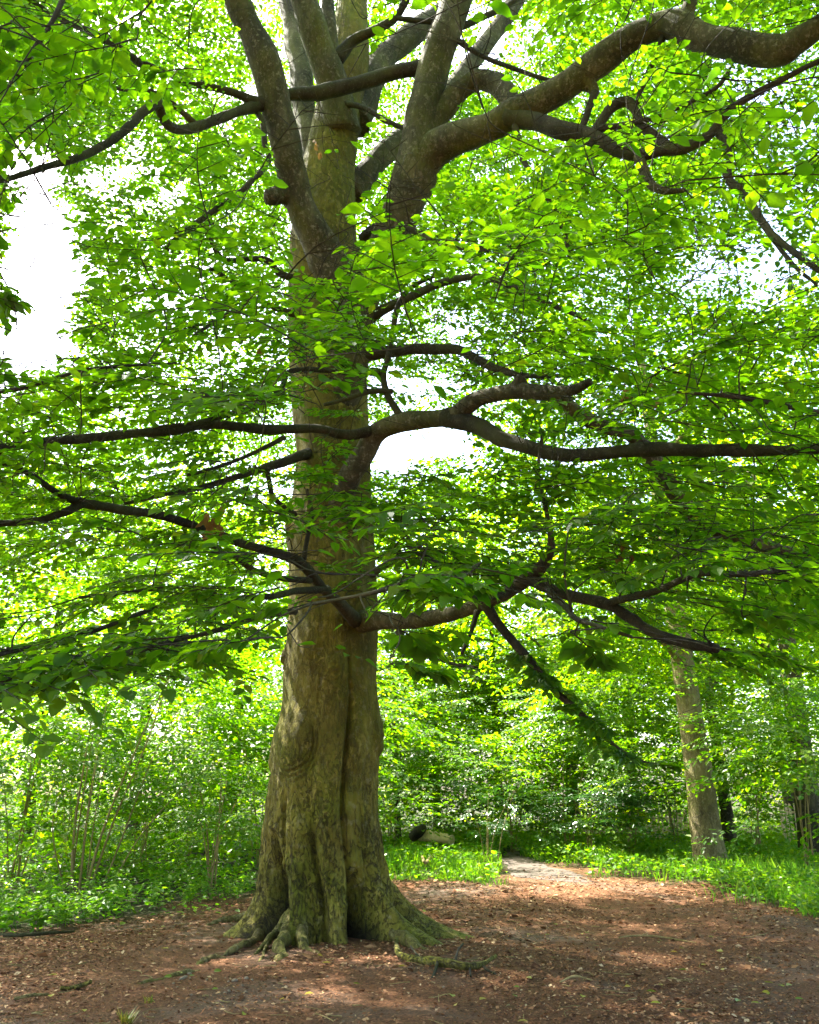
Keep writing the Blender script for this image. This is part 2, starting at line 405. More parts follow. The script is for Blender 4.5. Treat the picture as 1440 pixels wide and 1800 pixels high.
def make_spray(seed, L=0.95, side=6, gap=0.048, leaf=0.107, fl=1.0):
    """a flat beech spray along +x: leaf rows (pos, dir, normal, size) and its twigs"""
    r = np.random.default_rng(seed)
    pos, dr, nm, sz, twigs = [], [], [], [], []
    def run(p0, ang, length, lv):
        n = max(4, int(length / gap)); t = np.linspace(0, 1, n)
        bend = r.uniform(-0.5, 0.5)
        a = ang + bend * t
        stp = length / (n - 1)
        P = np.zeros((n, 3)); P[0] = p0
        for i in range(1, n):
            z = -0.16 * stp * (t[i] * 1.6) + r.normal(0, 0.005)
            P[i] = P[i - 1] + (math.cos(a[i]) * stp, math.sin(a[i]) * stp, z)
        twigs.append((P, lv))
        sgn = 1 if r.random() < 0.5 else -1
        for i in range(1 if lv else int(n * 0.25), n):
            sgn = -sgn
            if r.random() < 0.06: continue
            th = a[i] + sgn * r.normal(0.95 - 0.35 * t[i], 0.16)
            if i == n - 1: th = a[i] + r.normal(0, .2)
            d = np.array([math.cos(th), math.sin(th), r.normal(-0.22, 0.22)])
            n_ = np.array([r.normal(0, 0.22), r.normal(0, 0.22), 1.0])
            d, n_ = orth(d, n_)
            pos.append(P[i] + d * 0.008); dr.append(d); nm.append(n_); sz.append(leaf * r.uniform(0.55, 1.2) * (1 - 0.2 * t[i]))
        return P, a
    P, a = run(np.zeros(3), 0.0, L, 0)
    s = 1
    for k in range(side):
        f = 0.14 + 0.72 * k / max(1, side - 1) + r.uniform(-0.03, 0.03)
        i = int(np.clip(f, 0, 0.95) * (len(P) - 1)); s = -s
        run(P[i], a[i] + s * r.uniform(0.65, 1.05), L * r.uniform(0.32, 0.58) * (1.1 - 0.6 * f), 1)
    return dict(pos=np.array(pos), d=np.array(dr), n=np.array(nm), s=np.array(sz), tw=twigs)
SPRAYS = [make_spray(100 + i, L=random.uniform(0.75, 1.15), side=random.choice([5, 6, 7])) for i in range(14)]
def frame(dirv, tilt=0.15):
    d = np.asarray(dirv, float); d = d / (np.linalg.norm(d) + 1e-9)
    up = np.array([rng.normal(0, tilt), rng.normal(0, tilt), 1.0])
    y = np.cross(up, d); y /= np.linalg.norm(y) + 1e-9
    z = np.cross(d, y)
    return np.stack([d, y, z], 1)               # columns: spray axes in the world
def place_spray(sp, M, p, k):
    return (sp['pos'] * k) @ M.T + p, sp['d'] @ M.T, sp['n'] @ M.T, sp['s'] * (k if k > 1.15 else max(k, 1.0))

# ------------------------------------------------------------------ the great beech: trunk
TX, TY = -0.95, 10.5
ROWS = [(1760, 505, 660), (1660, 505, 664), (1600, 497, 668), (1519, 477, 668), (1462, 470, 666), (1422, 473, 664), (1367, 479, 665), (1311, 486, 667), (1242, 497, 666),
        (1186, 500, 662), (1117, 507, 665), (1033, 512, 664), (950, 508, 657), (900, 513, 654), (800, 524, 650), (700, 514, 645), (600, 508, 641),
        (500, 508, 637), (420, 511, 628), (300, 530, 624), (200, 552, 634), (100, 582, 648), (0, 592, 645), (-200, 600, 638), (-600, 618, 634)]
def trunk_profile():
    out = []
    for py, l, r in ROWS:
        c = at((l + r) / 2, py, TY); t = TY / ray(590, py).y
        out.append((c.z, c.x, (r - l) / 2 / FPX * t))
    return np.array(out)
PROF = trunk_profile()
def trunk_c(z): return np.interp(z, PROF[:, 0], PROF[:, 1])
def trunk_r(z): return np.interp(z, PROF[:, 0], PROF[:, 2])
def dang(a, b): return (a - b + np.pi) % (2 * np.pi) - np.pi
def trunk_radius(th, z):
    r = trunk_r(z) * np.ones_like(th)
    for deg, sp, ext, h in ((-8, 15, 1.02, 0.30), (188, 17, 0.72, 0.42), (-116, 9.0, 0.46, 0.50), (-77, 15, 0.36, 0.40), (-38, 8, 0.74, 0.30), (-30, 7, .3, .5),
                            (218, 9, 0.42, 0.36), (40, 20, 0.7, 0.35), (95, 16, 0.8, 0.4), (140, 16, 0.8, 0.35)):
        zz = np.maximum(z, -0.05)
        r = r + ext * np.exp(-zz / h) * np.exp(-(dang(th, R(deg)) / R(sp * (1 + 0.25 * np.exp(-zz / 0.3)))) ** 2)
    low = np.clip((1.9 - z) / 1.9, 0, 1)
    rib = fbm(np.stack([np.cos(th), np.sin(th), z * 0.05 + 0 * th], -1), 3.1, 15, 2)
    r = r + 0.05 * rib * np.exp(-np.maximum(z, 0) / 1.1)
    # folds between the buttresses running up the bole
    for deg, sp, dep, z0, z1 in ((-63, 2.4, 0.095, 0.25, 3.3), (-93, 3.2, 0.13, -0.2, 1.4), (-128, 2.5, .06, .5, 1.6), (-45, 2.5, .05, .3, 1.5), (-142, 8.0, 0.42, -0.3, 1.15), (-141, 11, 0.42, -0.5, 0.55), (-155, 2.5, 0.06, 0.6, 1.7), (-57, 8, 0.26, -0.4, 0.75), (-60, 10, 0.36, -0.5, 0.36), (-22, 4, 0.10, -0.1, 1.0),
                                 (-104, 3.0, 0.06, -0.1, 0.8), (70, 6, .1, 0, 2), (120, 5, .1, 0, 2)):
        w = np.clip((z - z0 + 0.2) / 0.3, 0, 1) * np.clip((z1 - z) / (0.35 * (z1 - z0)), 0, 1)
        wob = 0.035 * np.sin(z * 3.1 + deg)
        r = r - dep * w * np.exp(-(dang(th, R(deg) + wob) / R(sp)) ** 2)
    # burrs and knobs
    for deg, zc, amp, sa, sz in ((180, 2.05, 0.075, 22, 0.28), (-5, 2.2, 0.075, 22, 0.24), (-82, 3.0, 0.055, 9, 0.12), (-112, 3.25, .03, 14, .2),
                                 (-50, 1.95, 0.035, 10, 0.2), (-170, 3.15, 0.05, 9, 0.10), (175, 1.5, 0.05, 12, .3), (-165, 4.9, .06, 18, .22), (-55, 3.85, .08, 12, .16), (-80, 4.0, .06, 10, .14)):
        q = (dang(th, R(deg)) / R(sa)) ** 2 + ((z - zc) / sz) ** 2
        r = r + amp * np.exp(-q)
        r = r + 0.30 * amp * np.sin(np.sqrt(q + .01) * 7.5 + zc) * np.exp(-q * 0.55) * (0.35 + 0.65 * (z < zc))
    q = np.sqrt((dang(th, R(-124)) / R(25)) ** 2 + ((z - 2.08) / 0.33) ** 2)      # the great burr with its folds
    r = r + 0.095 * np.exp(-q ** 3)
    fold = np.clip(0.55 - 0.9 * (z - 2.08) / .33 + 0.5 * dang(th, R(-124)) / R(25), 0, 1)
    for qq, dp in ((0.98, 0.034), (1.16, 0.022), (0.8, .012), (1.34, 0.012)): r = r - dp * fold * np.exp(-((q - qq) / 0.055) ** 2)
    q = np.sqrt((dang(th, R(-74)) / R(13)) ** 2 + ((z - 2.95) / 0.2) ** 2)
    r = r + 0.03 * np.exp(-q ** 2) - 0.018 * np.exp(-((q - 1) / 0.08) ** 2) * (z > 2.95)
    return r
def build_trunk(tree):
    nt_, nz = 260, 420
    th = np.linspace(0, 2 * np.pi, nt_, endpoint=False)
    zs = np.concatenate([np.linspace(-0.25, 3.4, 270), np.linspace(3.42, 18.0, nz - 270)])
    TH, Z = np.meshgrid(th, zs)
    Rr = trunk_radius(TH, Z)
    C = np.stack([np.cos(TH), np.sin(TH), Z * 0.28], -1)
    low = np.clip((2.2 - Z) / 2.0, 0.12, 1)
    Rr = Rr + 0.040 * fbm(C, 2.2, 21, 3) * np.clip(Rr, 0.2, 1) + low * 0.020 * fbm(C * np.array([1, 1, 0.9]), 7.5, 25, 3)
    flake = fbm(C * np.array([1, 1, 1.6]), 15, 31, 2)
    Rr = Rr + low * 0.018 * np.sign(flake) * np.minimum(np.abs(flake) * 4, 1)
    X = trunk_c(Z) + Rr * np.cos(TH); Y = TY + Rr * np.sin(TH)
    # the buttress toes dip to the soil instead of ending in a flat skirt
    V = np.stack([X, Y, Z], -1).reshape(-1, 3)
    i = np.arange(nz - 1)[:, None] * nt_; j = np.arange(nt_)[None, :]; j2 = (j + 1) % nt_
    Q = np.stack([i + j, i + j2, i + nt_ + j2, i + nt_ + j], -1).reshape(-1, 4)
    me = np_mesh('beech_trunk', V, [Q], True)
    # rotten wood and deep shade painted into the left-foot hollow and under the lip
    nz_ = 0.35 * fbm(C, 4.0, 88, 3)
    rot_shade = np.clip(1.35 - ((dang(TH, R(-144)) / R(np.interp(Z, [0, .4, 1.1], [15, 11, 4]))) ** 2 + (np.clip(Z - .1, 0, 9) / 0.80) ** 2) * 0.9 + nz_ - .15, 0, 1)
    rot_shade = np.maximum(rot_shade, np.clip(1.5 - ((dang(TH, R(-60)) / R(13)) ** 2 + (np.clip(Z, 0, 9) / 0.24) ** 2) + nz_, 0, 1) * .9)
    a = me.attributes.new('rot_shade', 'FLOAT', 'POINT'); a.data.foreach_set('value', rot_shade.ravel().astype(np.float32))
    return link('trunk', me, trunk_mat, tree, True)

beech = empty('beech_tree', (TX, TY, 0), 'great old beech with thick mossy trunk and spreading limbs in the clearing', 'tree')
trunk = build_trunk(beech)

# ------------------------------------------------------------------ the great beech: limbs and branches (photograph x, y, distance, radius in photograph pixels)
SKEL = []                                      # (point, radius) samples that twigs may start from
GUARD = []                                     # limbs that stay visible: px, py, forward distance, radius px, share of nearer leaves kept
BR = [
 # name, points, sides, keep, grows sprays
 ('limb', [(606, 640, 10.45, 30), (594, 530, 10.15, 33), (572, 455, 9.95, 33), (552, 410, 9.75, 30), (530, 365, 9.6, 28), (514, 300, 9.4, 27), (500, 235, 9.2, 26), (482, 160, 9.0, 26), (455, 80, 8.8, 25), (420, 0, 8.6, 24), (380, -90, 8.4, 22), (330, -220, 8.2, 19)], 16, 0.06, 0),
 ('branch_stub', [(520, 352, 9.55, 20), (500, 345, 9.45, 16), (482, 350, 9.35, 15), (470, 349, 9.3, 13)], 10, 0.05, 0),
 ('limb', [(590, 800, 10.45, 30), (606, 670, 10.2, 34), (624, 570, 10.05, 36), (648, 500, 9.95, 33), (682, 420, 9.75, 33), (712, 350, 9.6, 36), (732, 290, 9.5, 40), (742, 225, 9.4, 30), (756, 150, 9.3, 28), (785, 60, 9.1, 28), (812, -30, 9.0, 27), (850, -160, 8.8, 23), (880, -300, 8.6, 18)], 16, 0.06, 0),
 ('limb', [(728, 300, 9.5, 28), (762, 264, 9.35, 31), (800, 246, 9.15, 28), (860, 222, 8.9, 26), (925, 190, 8.7, 27), (995, 153, 8.5, 24), (1050, 108, 8.3, 24), (1110, 70, 8.1, 23), (1165, 48, 7.9, 25), (1200, 48, 7.75, 27), (1245, 74, 7.6, 25), (1310, 85, 7.4, 25), (1368, 92, 7.25, 27), (1405, 70, 7.1, 22), (1460, 35, 6.9, 21), (1560, -20, 6.6, 18), (1700, -60, 6.2, 14)], 14, 0.05, 0),
 ('branch_stub', [(1195, 40, 7.75, 15), (1208, 18, 7.7, 13), (1216, -8, 7.65, 11), (1228, -60, 7.6, 9)], 8, 0.2, 0),
 ('branch_stub', [(1020, 140, 8.4, 15), (1042, 152, 8.4, 11), (1050, 165, 8.38, 7)], 8, 0.1, 0),
 ('limb', [(742, 250, 9.45, 19), (775, 200, 9.4, 19), (805, 163, 9.3, 18), (840, 141, 9.2, 18), (870, 148, 9.1, 18), (892, 168, 8.95, 17), (900, 190, 8.85, 15)], 12, 0.06, 0),
 ('limb', [(612, 345, 10.9, 20), (650, 300, 11.1, 19), (690, 262, 11.3, 19), (730, 225, 11.5, 18), (800, 150, 12.0, 17), (880, 40, 12.5, 15), (960, -80, 13, 12)], 10, 0.15, 0),
 ('branch', [(758, 118, 9.35, 12), (680, 132, 9.4, 12), (620, 148, 9.35, 13), (560, 162, 9.25, 13), (505, 168, 9.15, 11), (462, 182, 9.0, 11), (425, 195, 8.8, 9), (385, 212, 8.5, 9), (345, 225, 8.2, 9), (310, 229, 7.9, 9), (288, 214, 7.7, 9), (277, 186, 7.5, 8)], 9, 0.06, 0),
 ('branch', [(277, 184, 7.5, 8), (255, 196, 7.3, 8), (230, 222, 7.1, 8), (195, 250, 6.9, 7), (145, 275, 6.6, 7), (80, 294, 6.3, 6), (15, 315, 6.0, 5), (-70, 330, 5.7, 4)], 8, 0.1, 1),
 ('branch', [(465, 183, 9.0, 9), (445, 178, 8.9, 9), (405, 163, 8.7, 7), (360, 152, 8.5, 6), (325, 148, 8.3, 5), (290, 128, 8.1, 5), (250, 110, 7.9, 4)], 8, 0.12, 1),
 ('branch', [(345, 222, 8.2, 5), (310, 190, 8.0, 5), (270, 165, 7.8, 5), (235, 160, 7.6, 4), (190, 155, 7.4, 3)], 6, 0.15, 1),
 ('branch', [(245, 115, 6.9, 6), (210, 85, 6.5, 6), (165, 58, 6.1, 6), (115, 36, 5.7, 5), (40, -10, 5.2, 4)], 7, 0.3, 1),
 ('limb', [(600, 230, 10.3, 30), (588, 150, 10.0, 28), (568, 95, 9.8, 26), (546, 35, 9.6, 25), (522, -30, 9.4, 23), (490, -120, 9.2, 20)], 14, 0.06, 0),
 ('limb', [(586, 130, 9.95, 14), (582, 70, 9.9, 13), (576, 10, 9.85, 12), (570, -60, 9.8, 11)], 10, 0.08, 0),
 ('branch', [(592, 100, 9.9, 11), (622, 70, 9.85, 9), (660, 52, 9.7, 8), (695, 32, 9.6, 7), (718, -5, 9.5, 6), (735, -50, 9.4, 5)], 8, 0.1, 0),
 ('limb', [(622, 215, 10.6, 24), (648, 150, 10.9, 22), (680, 100, 11.1, 21), (720, 62, 11.3, 20), (780, 20, 11.6, 18), (850, -60, 12, 15)], 12, 0.12, 0),
 ('limb', [(565, 360, 11.0, 26), (545, 250, 11.2, 22), (530, 150, 11.4, 20), (518, 60, 11.6, 18), (500, -60, 11.8, 15)], 12, 0.12, 0),
 ('branch', [(690, 32, 9.6, 4), (740, 38, 9.55, 5), (790, 42, 9.5, 5)], 6, 0.2, 0),
 ('branch', [(893, 208, 8.75, 15), (940, 214, 8.6, 15), (985, 228, 8.4, 16), (1025, 238, 8.3, 16), (1052, 248, 8.2, 14), (1085, 268, 8.1, 11), (1125, 276, 8.0, 10), (1165, 268, 7.9, 9), (1205, 262, 7.8, 10), (1248, 238, 7.7, 9), (1275, 205, 7.6, 8), (1310, 175, 7.5, 7), (1370, 145, 7.3, 6), (1440, 108, 7.1, 5), (1530, 70, 6.8, 4)], 10, 0.06, 1),
 ('branch', [(1040, 246, 8.25, 10), (1058, 215, 8.25, 9), (1082, 188, 8.2, 9), (1106, 180, 8.15, 9), (1118, 198, 8.1, 8), (1130, 224, 8.05, 9), (1158, 246, 7.95, 9), (1180, 266, 7.85, 8)], 9, 0.06, 0),
 ('branch_stub', [(1122, 278, 8.0, 8), (1134, 304, 7.95, 8), (1148, 326, 7.9, 8), (1172, 333, 7.8, 7), (1203, 332, 7.7, 4)], 8, 0.06, 0),
 ('branch', [(1168, 62, 7.9, 5), (1155, 100, 7.95, 5), (1134, 140, 8.05, 5), (1122, 180, 8.1, 5)], 7, 0.1, 0),
 ('branch', [(1048, 165, 8.35, 6), (1038, 190, 8.3, 6), (1028, 215, 8.3, 6), (1020, 235, 8.3, 5)], 7, 0.1, 0),
 ('branch', [(1055, 228, 8.2, 5), (1110, 218, 8.0, 5), (1165, 202, 7.8, 5), (1215, 180, 7.6, 4), (1262, 152, 7.4, 4), (1285, 118, 7.3, 3)], 6, 0.1, 1),
 ('branch', [(1262, 228, 7.7, 6), (1280, 255, 7.6, 7), (1285, 285, 7.5, 6), (1281, 315, 7.4, 8), (1310, 345, 7.2, 7), (1342, 388, 7.0, 7), (1380, 430, 6.8, 6), (1440, 476, 6.5, 5), (1520, 520, 6.2, 4)], 8, 0.1, 1),
 ('branch', [(1340, 386, 7.0, 5), (1368, 430, 6.9, 4), (1395, 468, 6.7, 4), (1435, 500, 6.5, 3)], 6, 0.2, 1),
 ('branch', [(905, 222, 8.7, 5), (913, 245, 8.6, 5), (922, 285, 8.5, 5), (945, 318, 8.4, 5), (962, 345, 8.3, 5), (985, 380, 8.1, 5), (993, 415, 8.0, 4), (1000, 450, 7.9, 4)], 7, 0.12, 1),
 ('branch', [(452, 195, 9.0, 4), (462, 215, 8.95, 5), (466, 250, 8.9, 5), (472, 280, 8.9, 5), (445, 315, 8.6, 5), (405, 350, 8.3, 5), (360, 380, 8.0, 5), (325, 405, 7.7, 4), (295, 440, 7.4, 3)], 7, 0.1, 1),
 ('branch', [(520, 490, 10.3, 6), (490, 478, 10.0, 6), (470, 457, 9.8, 6), (430, 455, 9.5, 5), (392, 455, 9.2, 5), (370, 420, 9.0, 4)], 7, 0.15, 1),
 ('branch', [(520, 556, 10.2, 6), (490, 545, 9.9, 6), (455, 528, 9.6, 5), (430, 518, 9.4, 5), (405, 492, 9.1, 4), (370, 470, 8.8, 3)], 7, 0.15, 1),
 ('branch', [(440, 520, 9.5, 5), (420, 540, 9.2, 4), (390, 558, 8.9, 4), (340, 590, 8.4, 3)], 6, 0.3, 1),
 ('branch', [(625, 628, 10.1, 12), (665, 622, 10.0, 11), (715, 614, 9.7, 10), (765, 612, 9.4, 10), (800, 612, 9.2, 9), (840, 632, 8.9, 8), (885, 652, 8.6, 7), (935, 662, 8.2, 5), (1000, 660, 7.8, 4)], 8, 0.15, 1),
 ('limb', [(585, 940, 10.2, 20), (602, 880, 10.0, 21), (618, 838, 9.85, 20), (640, 800, 9.75, 19), (662, 762, 9.6, 19), (700, 742, 9.3, 17), (750, 735, 9.0, 17), (800, 727, 8.7, 18), (838, 702, 8.4, 14), (895, 692, 8.1, 14), (955, 690, 7.8, 13), (1005, 683, 7.5, 11), (1040, 668, 7.3, 7)], 12, 0.04, 1),
 ('branch_stub', [(905, 690, 8.05, 13), (912, 676, 8.0, 13), (918, 668, 7.98, 12)], 10, 0.05, 0),
 ('branch', [(785, 730, 8.75, 14), (835, 745, 8.5, 14), (885, 775, 8.2, 14), (950, 795, 7.9, 13), (1020, 800, 7.6, 13), (1085, 794, 7.3, 12), (1160, 788, 7.0, 12), (1240, 790, 6.7, 12), (1320, 792, 6.4, 11), (1382, 790, 6.2, 8)], 11, 0.06, 1),
 ('branch', [(668, 755, 9.6, 9), (610, 763, 9.4, 9), (545, 756, 9.2, 8), (480, 756, 8.9, 9), (420, 750, 8.6, 8), (360, 747, 8.3, 9), (300, 756, 8.0, 9), (200, 766, 7.5, 9), (90, 776, 7.0, 8), (0, 786, 6.6, 7), (-110, 800, 6.2, 5)], 9, 0.07, 1),
 ('branch', [(708, 738, 9.2, 6), (682, 702, 9.2, 6), (672, 665, 9.2, 6), (682, 625, 9.15, 5), (690, 580, 9.1, 5), (702, 535, 9.05, 5), (725, 505, 9.0, 4), (780, 480, 8.8, 3)], 7, 0.06, 1),
 ('branch', [(688, 690, 9.2, 4), (650, 690, 9.1, 5), (610, 702, 9.0, 4), (570, 712, 8.9, 3)], 6, 0.15, 0),
 ('branch', [(672, 658, 9.2, 5), (610, 656, 9.1, 5), (550, 650, 9.0, 5), (508, 654, 8.9, 5), (496, 682, 8.8, 5), (468, 708, 8.6, 5), (420, 724, 8.4, 5), (350, 742, 8.0, 4), (270, 752, 7.6, 3)], 7, 0.12, 1),
 ('branch', [(560, 795, 10.3, 10), (528, 804, 9.95, 9), (480, 820, 9.4, 8), (430, 835, 9.0, 6), (360, 855, 8.5, 5), (290, 868, 8.1, 4), (220, 885, 7.7, 3)], 7, 0.12, 1),
 ('branch', [(500, 770, 9.0, 4), (450, 795, 8.7, 4), (400, 815, 8.4, 4), (330, 835, 8.0, 3)], 6, 0.2, 1),
  ('branch', [(470, 822, 9.3, 4), (475, 850, 9.3, 5), (484, 878, 9.4, 4), (520, 905, 9.8, 5)], 6, 0.2, 0),
 ('branch', [(628, 1092, 9.95, 11), (600, 1062, 9.6, 10), (570, 1035, 9.3, 9), (545, 1005, 9.05, 9), (518, 985, 8.8, 9), (470, 970, 8.5, 8), (420, 955, 8.1, 8), (380, 938, 7.8, 7), (325, 920, 7.4, 8), (270, 905, 7.1, 8), (205, 896, 6.7, 8), (150, 886, 6.4, 8), (105, 868, 6.1, 6), (45, 830, 5.8, 5), (-40, 800, 5.4, 4)], 9, 0.06, 1),
 ('branch', [(150, 886, 6.4, 7), (110, 903, 6.2, 7), (60, 915, 6.0, 6), (-10, 920, 5.8, 6), (-90, 925, 5.5, 4)], 8, 0.08, 1),
 ('branch', [(548, 1022, 9.1, 5), (495, 1018, 8.7, 5), (445, 1003, 8.3, 5), (405, 975, 8.0, 4), (370, 960, 7.7, 3)], 7, 0.12, 1),
 ('branch', [(580, 1038, 9.35, 6), (530, 1040, 8.8, 6), (480, 1048, 8.2, 6), (430, 1051, 7.7, 5), (390, 1050, 7.3, 5), (350, 1035, 6.9, 4), (310, 1032, 6.6, 4), (230, 1040, 6.1, 3), (140, 1050, 5.7, 3)], 7, 0.1, 1),
 ('branch', [(345, 1035, 6.9, 4), (300, 1058, 6.3, 4), (230, 1085, 5.8, 4), (150, 1115, 5.3, 4), (70, 1135, 5.0, 3), (-20, 1155, 4.7, 3)], 7, 0.15, 1),
 ('branch', [(520, 1076, 9.2, 5), (470, 1082, 8.0, 5), (420, 1095, 6.9, 5), (370, 1112, 6.0, 4), (300, 1128, 5.2, 4), (220, 1150, 4.6, 4), (120, 1172, 4.2, 3), (0, 1195, 3.9, 3)], 7, 0.25, 1),
 ('branch', [(535, 985, 9.0, 4), (540, 945, 8.95, 4), (548, 905, 8.9, 4), (540, 860, 8.8, 3)], 6, 0.2, 0),
 ('limb', [(640, 1092, 10.05, 16), (690, 1092, 9.6, 14), (745, 1088, 9.1, 14), (800, 1080, 8.6, 13), (850, 1060, 8.2, 13), (895, 1038, 7.8, 13), (935, 1012, 7.4, 12), (958, 985, 7.2, 9), (968, 955, 7.0, 6), (960, 900, 6.9, 4), (945, 830, 6.8, 3), (952, 765, 6.7, 3)], 11, 0.06, 1),
 ('branch', [(925, 1020, 7.5, 10), (960, 1036, 7.2, 10), (1010, 1048, 6.9, 10), (1065, 1062, 6.6, 10), (1110, 1090, 6.3, 10), (1160, 1120, 6.0, 9), (1215, 1136, 5.7, 9), (1262, 1142, 5.5, 8)], 10, 0.07, 1),
 ('branch', [(855, 1062, 8.15, 9), (885, 1105, 8.0, 8), (930, 1160, 7.8, 8), (975, 1212, 7.6, 7), (1025, 1258, 7.4, 6), (1075, 1306, 7.2, 4), (1110, 1330, 7.1, 2.5), (1150, 1345, 7.0, 1.5)], 8, 0.8, 2),
 ('branch', [(840, 1075, 8.2, 5), (830, 1110, 8.1, 4), (812, 1150, 8.0, 3)], 6, 0.3, 0),
 ('branch', [(700, 1110, 9.5, 4), (735, 1140, 9.0, 4), (790, 1165, 8.5, 3), (840, 1175, 8.1, 3)], 6, 0.2, 1),
 ('limb', [(980, 688, 7.7, 9), (1020, 728, 7.9, 12), (1065, 752, 8.1, 13), (1110, 765, 8.3, 14), (1150, 808, 8.5, 15), (1190, 868, 8.7, 15), (1240, 922, 8.9, 14), (1300, 948, 9.0, 12), (1390, 972, 9.1, 10), (1480, 990, 9.2, 7)], 11, 1.0, 1),
 ('branch', [(655, 1008, 9.9, 6), (695, 985, 8.6, 5), (730, 975, 7.5, 5), (770, 990, 6.2, 4), (800, 1005, 5.0, 4), (830, 1010, 4.0, 3)], 7, 0.3, 1),
 ('branch', [(640, 420, 10.2, 8), (665, 400, 9.9, 8), (700, 395, 9.5, 6), (780, 430, 9.0, 5), (860, 440, 8.5, 4)], 7, 0.3, 1),
 ('branch', [(648, 560, 10.1, 9), (700, 530, 9.7, 8), (770, 500, 9.2, 7), (850, 490, 8.7, 6), (940, 520, 8.2, 5), (1030, 560, 7.8, 4)], 7, 0.4, 1),
 ('branch', [(400, -40, 8.5, 12), (330, -230, 7.2, 11), (240, -330, 5.6, 10), (170, -260, 4.4, 8), (140, -110, 3.8, 6), (110, 0, 3.5, 5), (60, 90, 3.5, 4), (0, 170, 3.8, 3)], 8, 0.5, 0),
 ('branch', [(15, 315, 6.0, 5), (-120, 300, 5.2, 5), (-160, 330, 4.6, 5), (-90, 380, 4.3, 5), (-40, 440, 4.2, 4), (-20, 520, 4.1, 3)], 7, 0.5, 0),
 ('branch', [(0, 786, 6.6, 8), (-150, 770, 5.8, 7), (-160, 720, 5.2, 6), (-60, 695, 4.9, 5), (40, 682, 4.8, 4), (150, 650, 4.8, 3), (260, 640, 4.9, 2.5)], 7, 0.4, 0),
 ('branch', [(1382, 790, 6.2, 8), (1500, 780, 5.4, 8), (1520, 740, 4.9, 6), (1420, 722, 4.7, 5), (1300, 700, 4.6, 4), (1190, 690, 4.7, 2.5)], 7, 0.5, 0),
 ('branch', [(1065, 1062, 6.6, 6), (1150, 1040, 5.6, 6), (1220, 1010, 4.8, 6), (1300, 1010, 4.3, 6), (1390, 1000, 4.2, 5)], 7, 0.4, 0),
 ('branch', [(895, 1038, 7.8, 7), (840, 1050, 6.4, 6), (780, 1045, 5.2, 6), (740, 1035, 4.4, 6), (700, 1030, 3.8, 5), (660, 1040, 3.7, 4), (600, 1052, 3.8, 3), (540, 1062, 3.9, 3)], 7, 0.5, 0),
 ('branch', [(960, 1036, 7.2, 6), (990, 1060, 5.8, 6), (1010, 1085, 4.6, 5), (1050, 1100, 4.0, 4), (1110, 1120, 3.8, 3)], 7, 0.5, 0),
 ('branch', [(800, 52, 9.1, 6), (845, 34, 9.2, 5), (890, 12, 9.3, 5), (930, -15, 9.4, 4)], 6, 0.2, 0),
 ('branch', [(785, 60, 9.1, 5), (860, 105, 9.0, 4), (930, 130, 8.9, 4), (1000, 150, 8.8, 3)], 6, 0.2, 0),
 ('branch', [(595, 178, 10.0, 5), (640, 192, 9.9, 5), (680, 215, 9.7, 5), (715, 228, 9.6, 4)], 6, 0.15, 0),
]
def branch_world(pts, n=6):
    W = []
    for px, py, d, r in pts:
        p = at(px, py, d); W.append((p.x, p.y, p.z, r * mpp(px, py, d)))
    return spline(W, n)
SPRAY_SEEDS = []
for bi, (name, pts, sides, keep, grow) in enumerate(BR):
    S = branch_world(pts, 7)
    r = np.maximum(S[:, 3], 0.004)
    P = S[:, :3].copy()
    r = r * (1 + 0.28 * np.exp(-np.arange(len(r)) / 4.0)) if bi not in (0, 2) else r
    wob = np.stack([vnoise(P, 1.6, 50 + i) for i in range(3)], -1) * np.minimum(r, 0.05)[:, None] * 0.55
    P = P + wob
    V, Q, T3 = tube(P, r, sides, 0.16, bi * 3)
    big = np.array([p[3] for p in pts]).mean() > 18.5
    o = link(name, np_mesh(name, V, [Q, T3], True), limb_mat if name != 'branch' or big else branch_mat, beech, True)
    vis_pts = {0: pts[2:], 2: pts[5:], 32: pts[2:]}.get(bi, pts) if bi in (0, 2) else (pts[2:] if pts[0][0] == 585 else pts)
    GUARD.append((spline(vis_pts, 5), keep))
    for i in range(0, len(P), 2): SKEL.append((P[i], r[i]))
    if grow:
        n = len(P)
        T = np.gradient(P, axis=0)
        L = np.linalg.norm(np.diff(P, axis=0), axis=1).sum()
        cnt = int(L / (0.30 if grow == 1 else 0.17))
        for q in range(cnt):
            f = rng.uniform(0.25 if grow == 1 else 0.05, 1.0) ** 0.8; i = min(n - 1, int(f * (n - 1)))
            t = T[i] / np.linalg.norm(T[i]); a = rng.choice([-1, 1]) * rng.uniform(0.35, 1.15)
            ca, sa = math.cos(a), math.sin(a)
            d = np.array([t[0] * ca - t[1] * sa, t[0] * sa + t[1] * ca, t[2] * 0.4 + rng.normal(-0.10, 0.12)])
            SPRAY_SEEDS.append((P[i].copy(), d, rng.uniform(0.55, 1.0) if grow == 1 else rng.uniform(0.25, 0.42), 1))

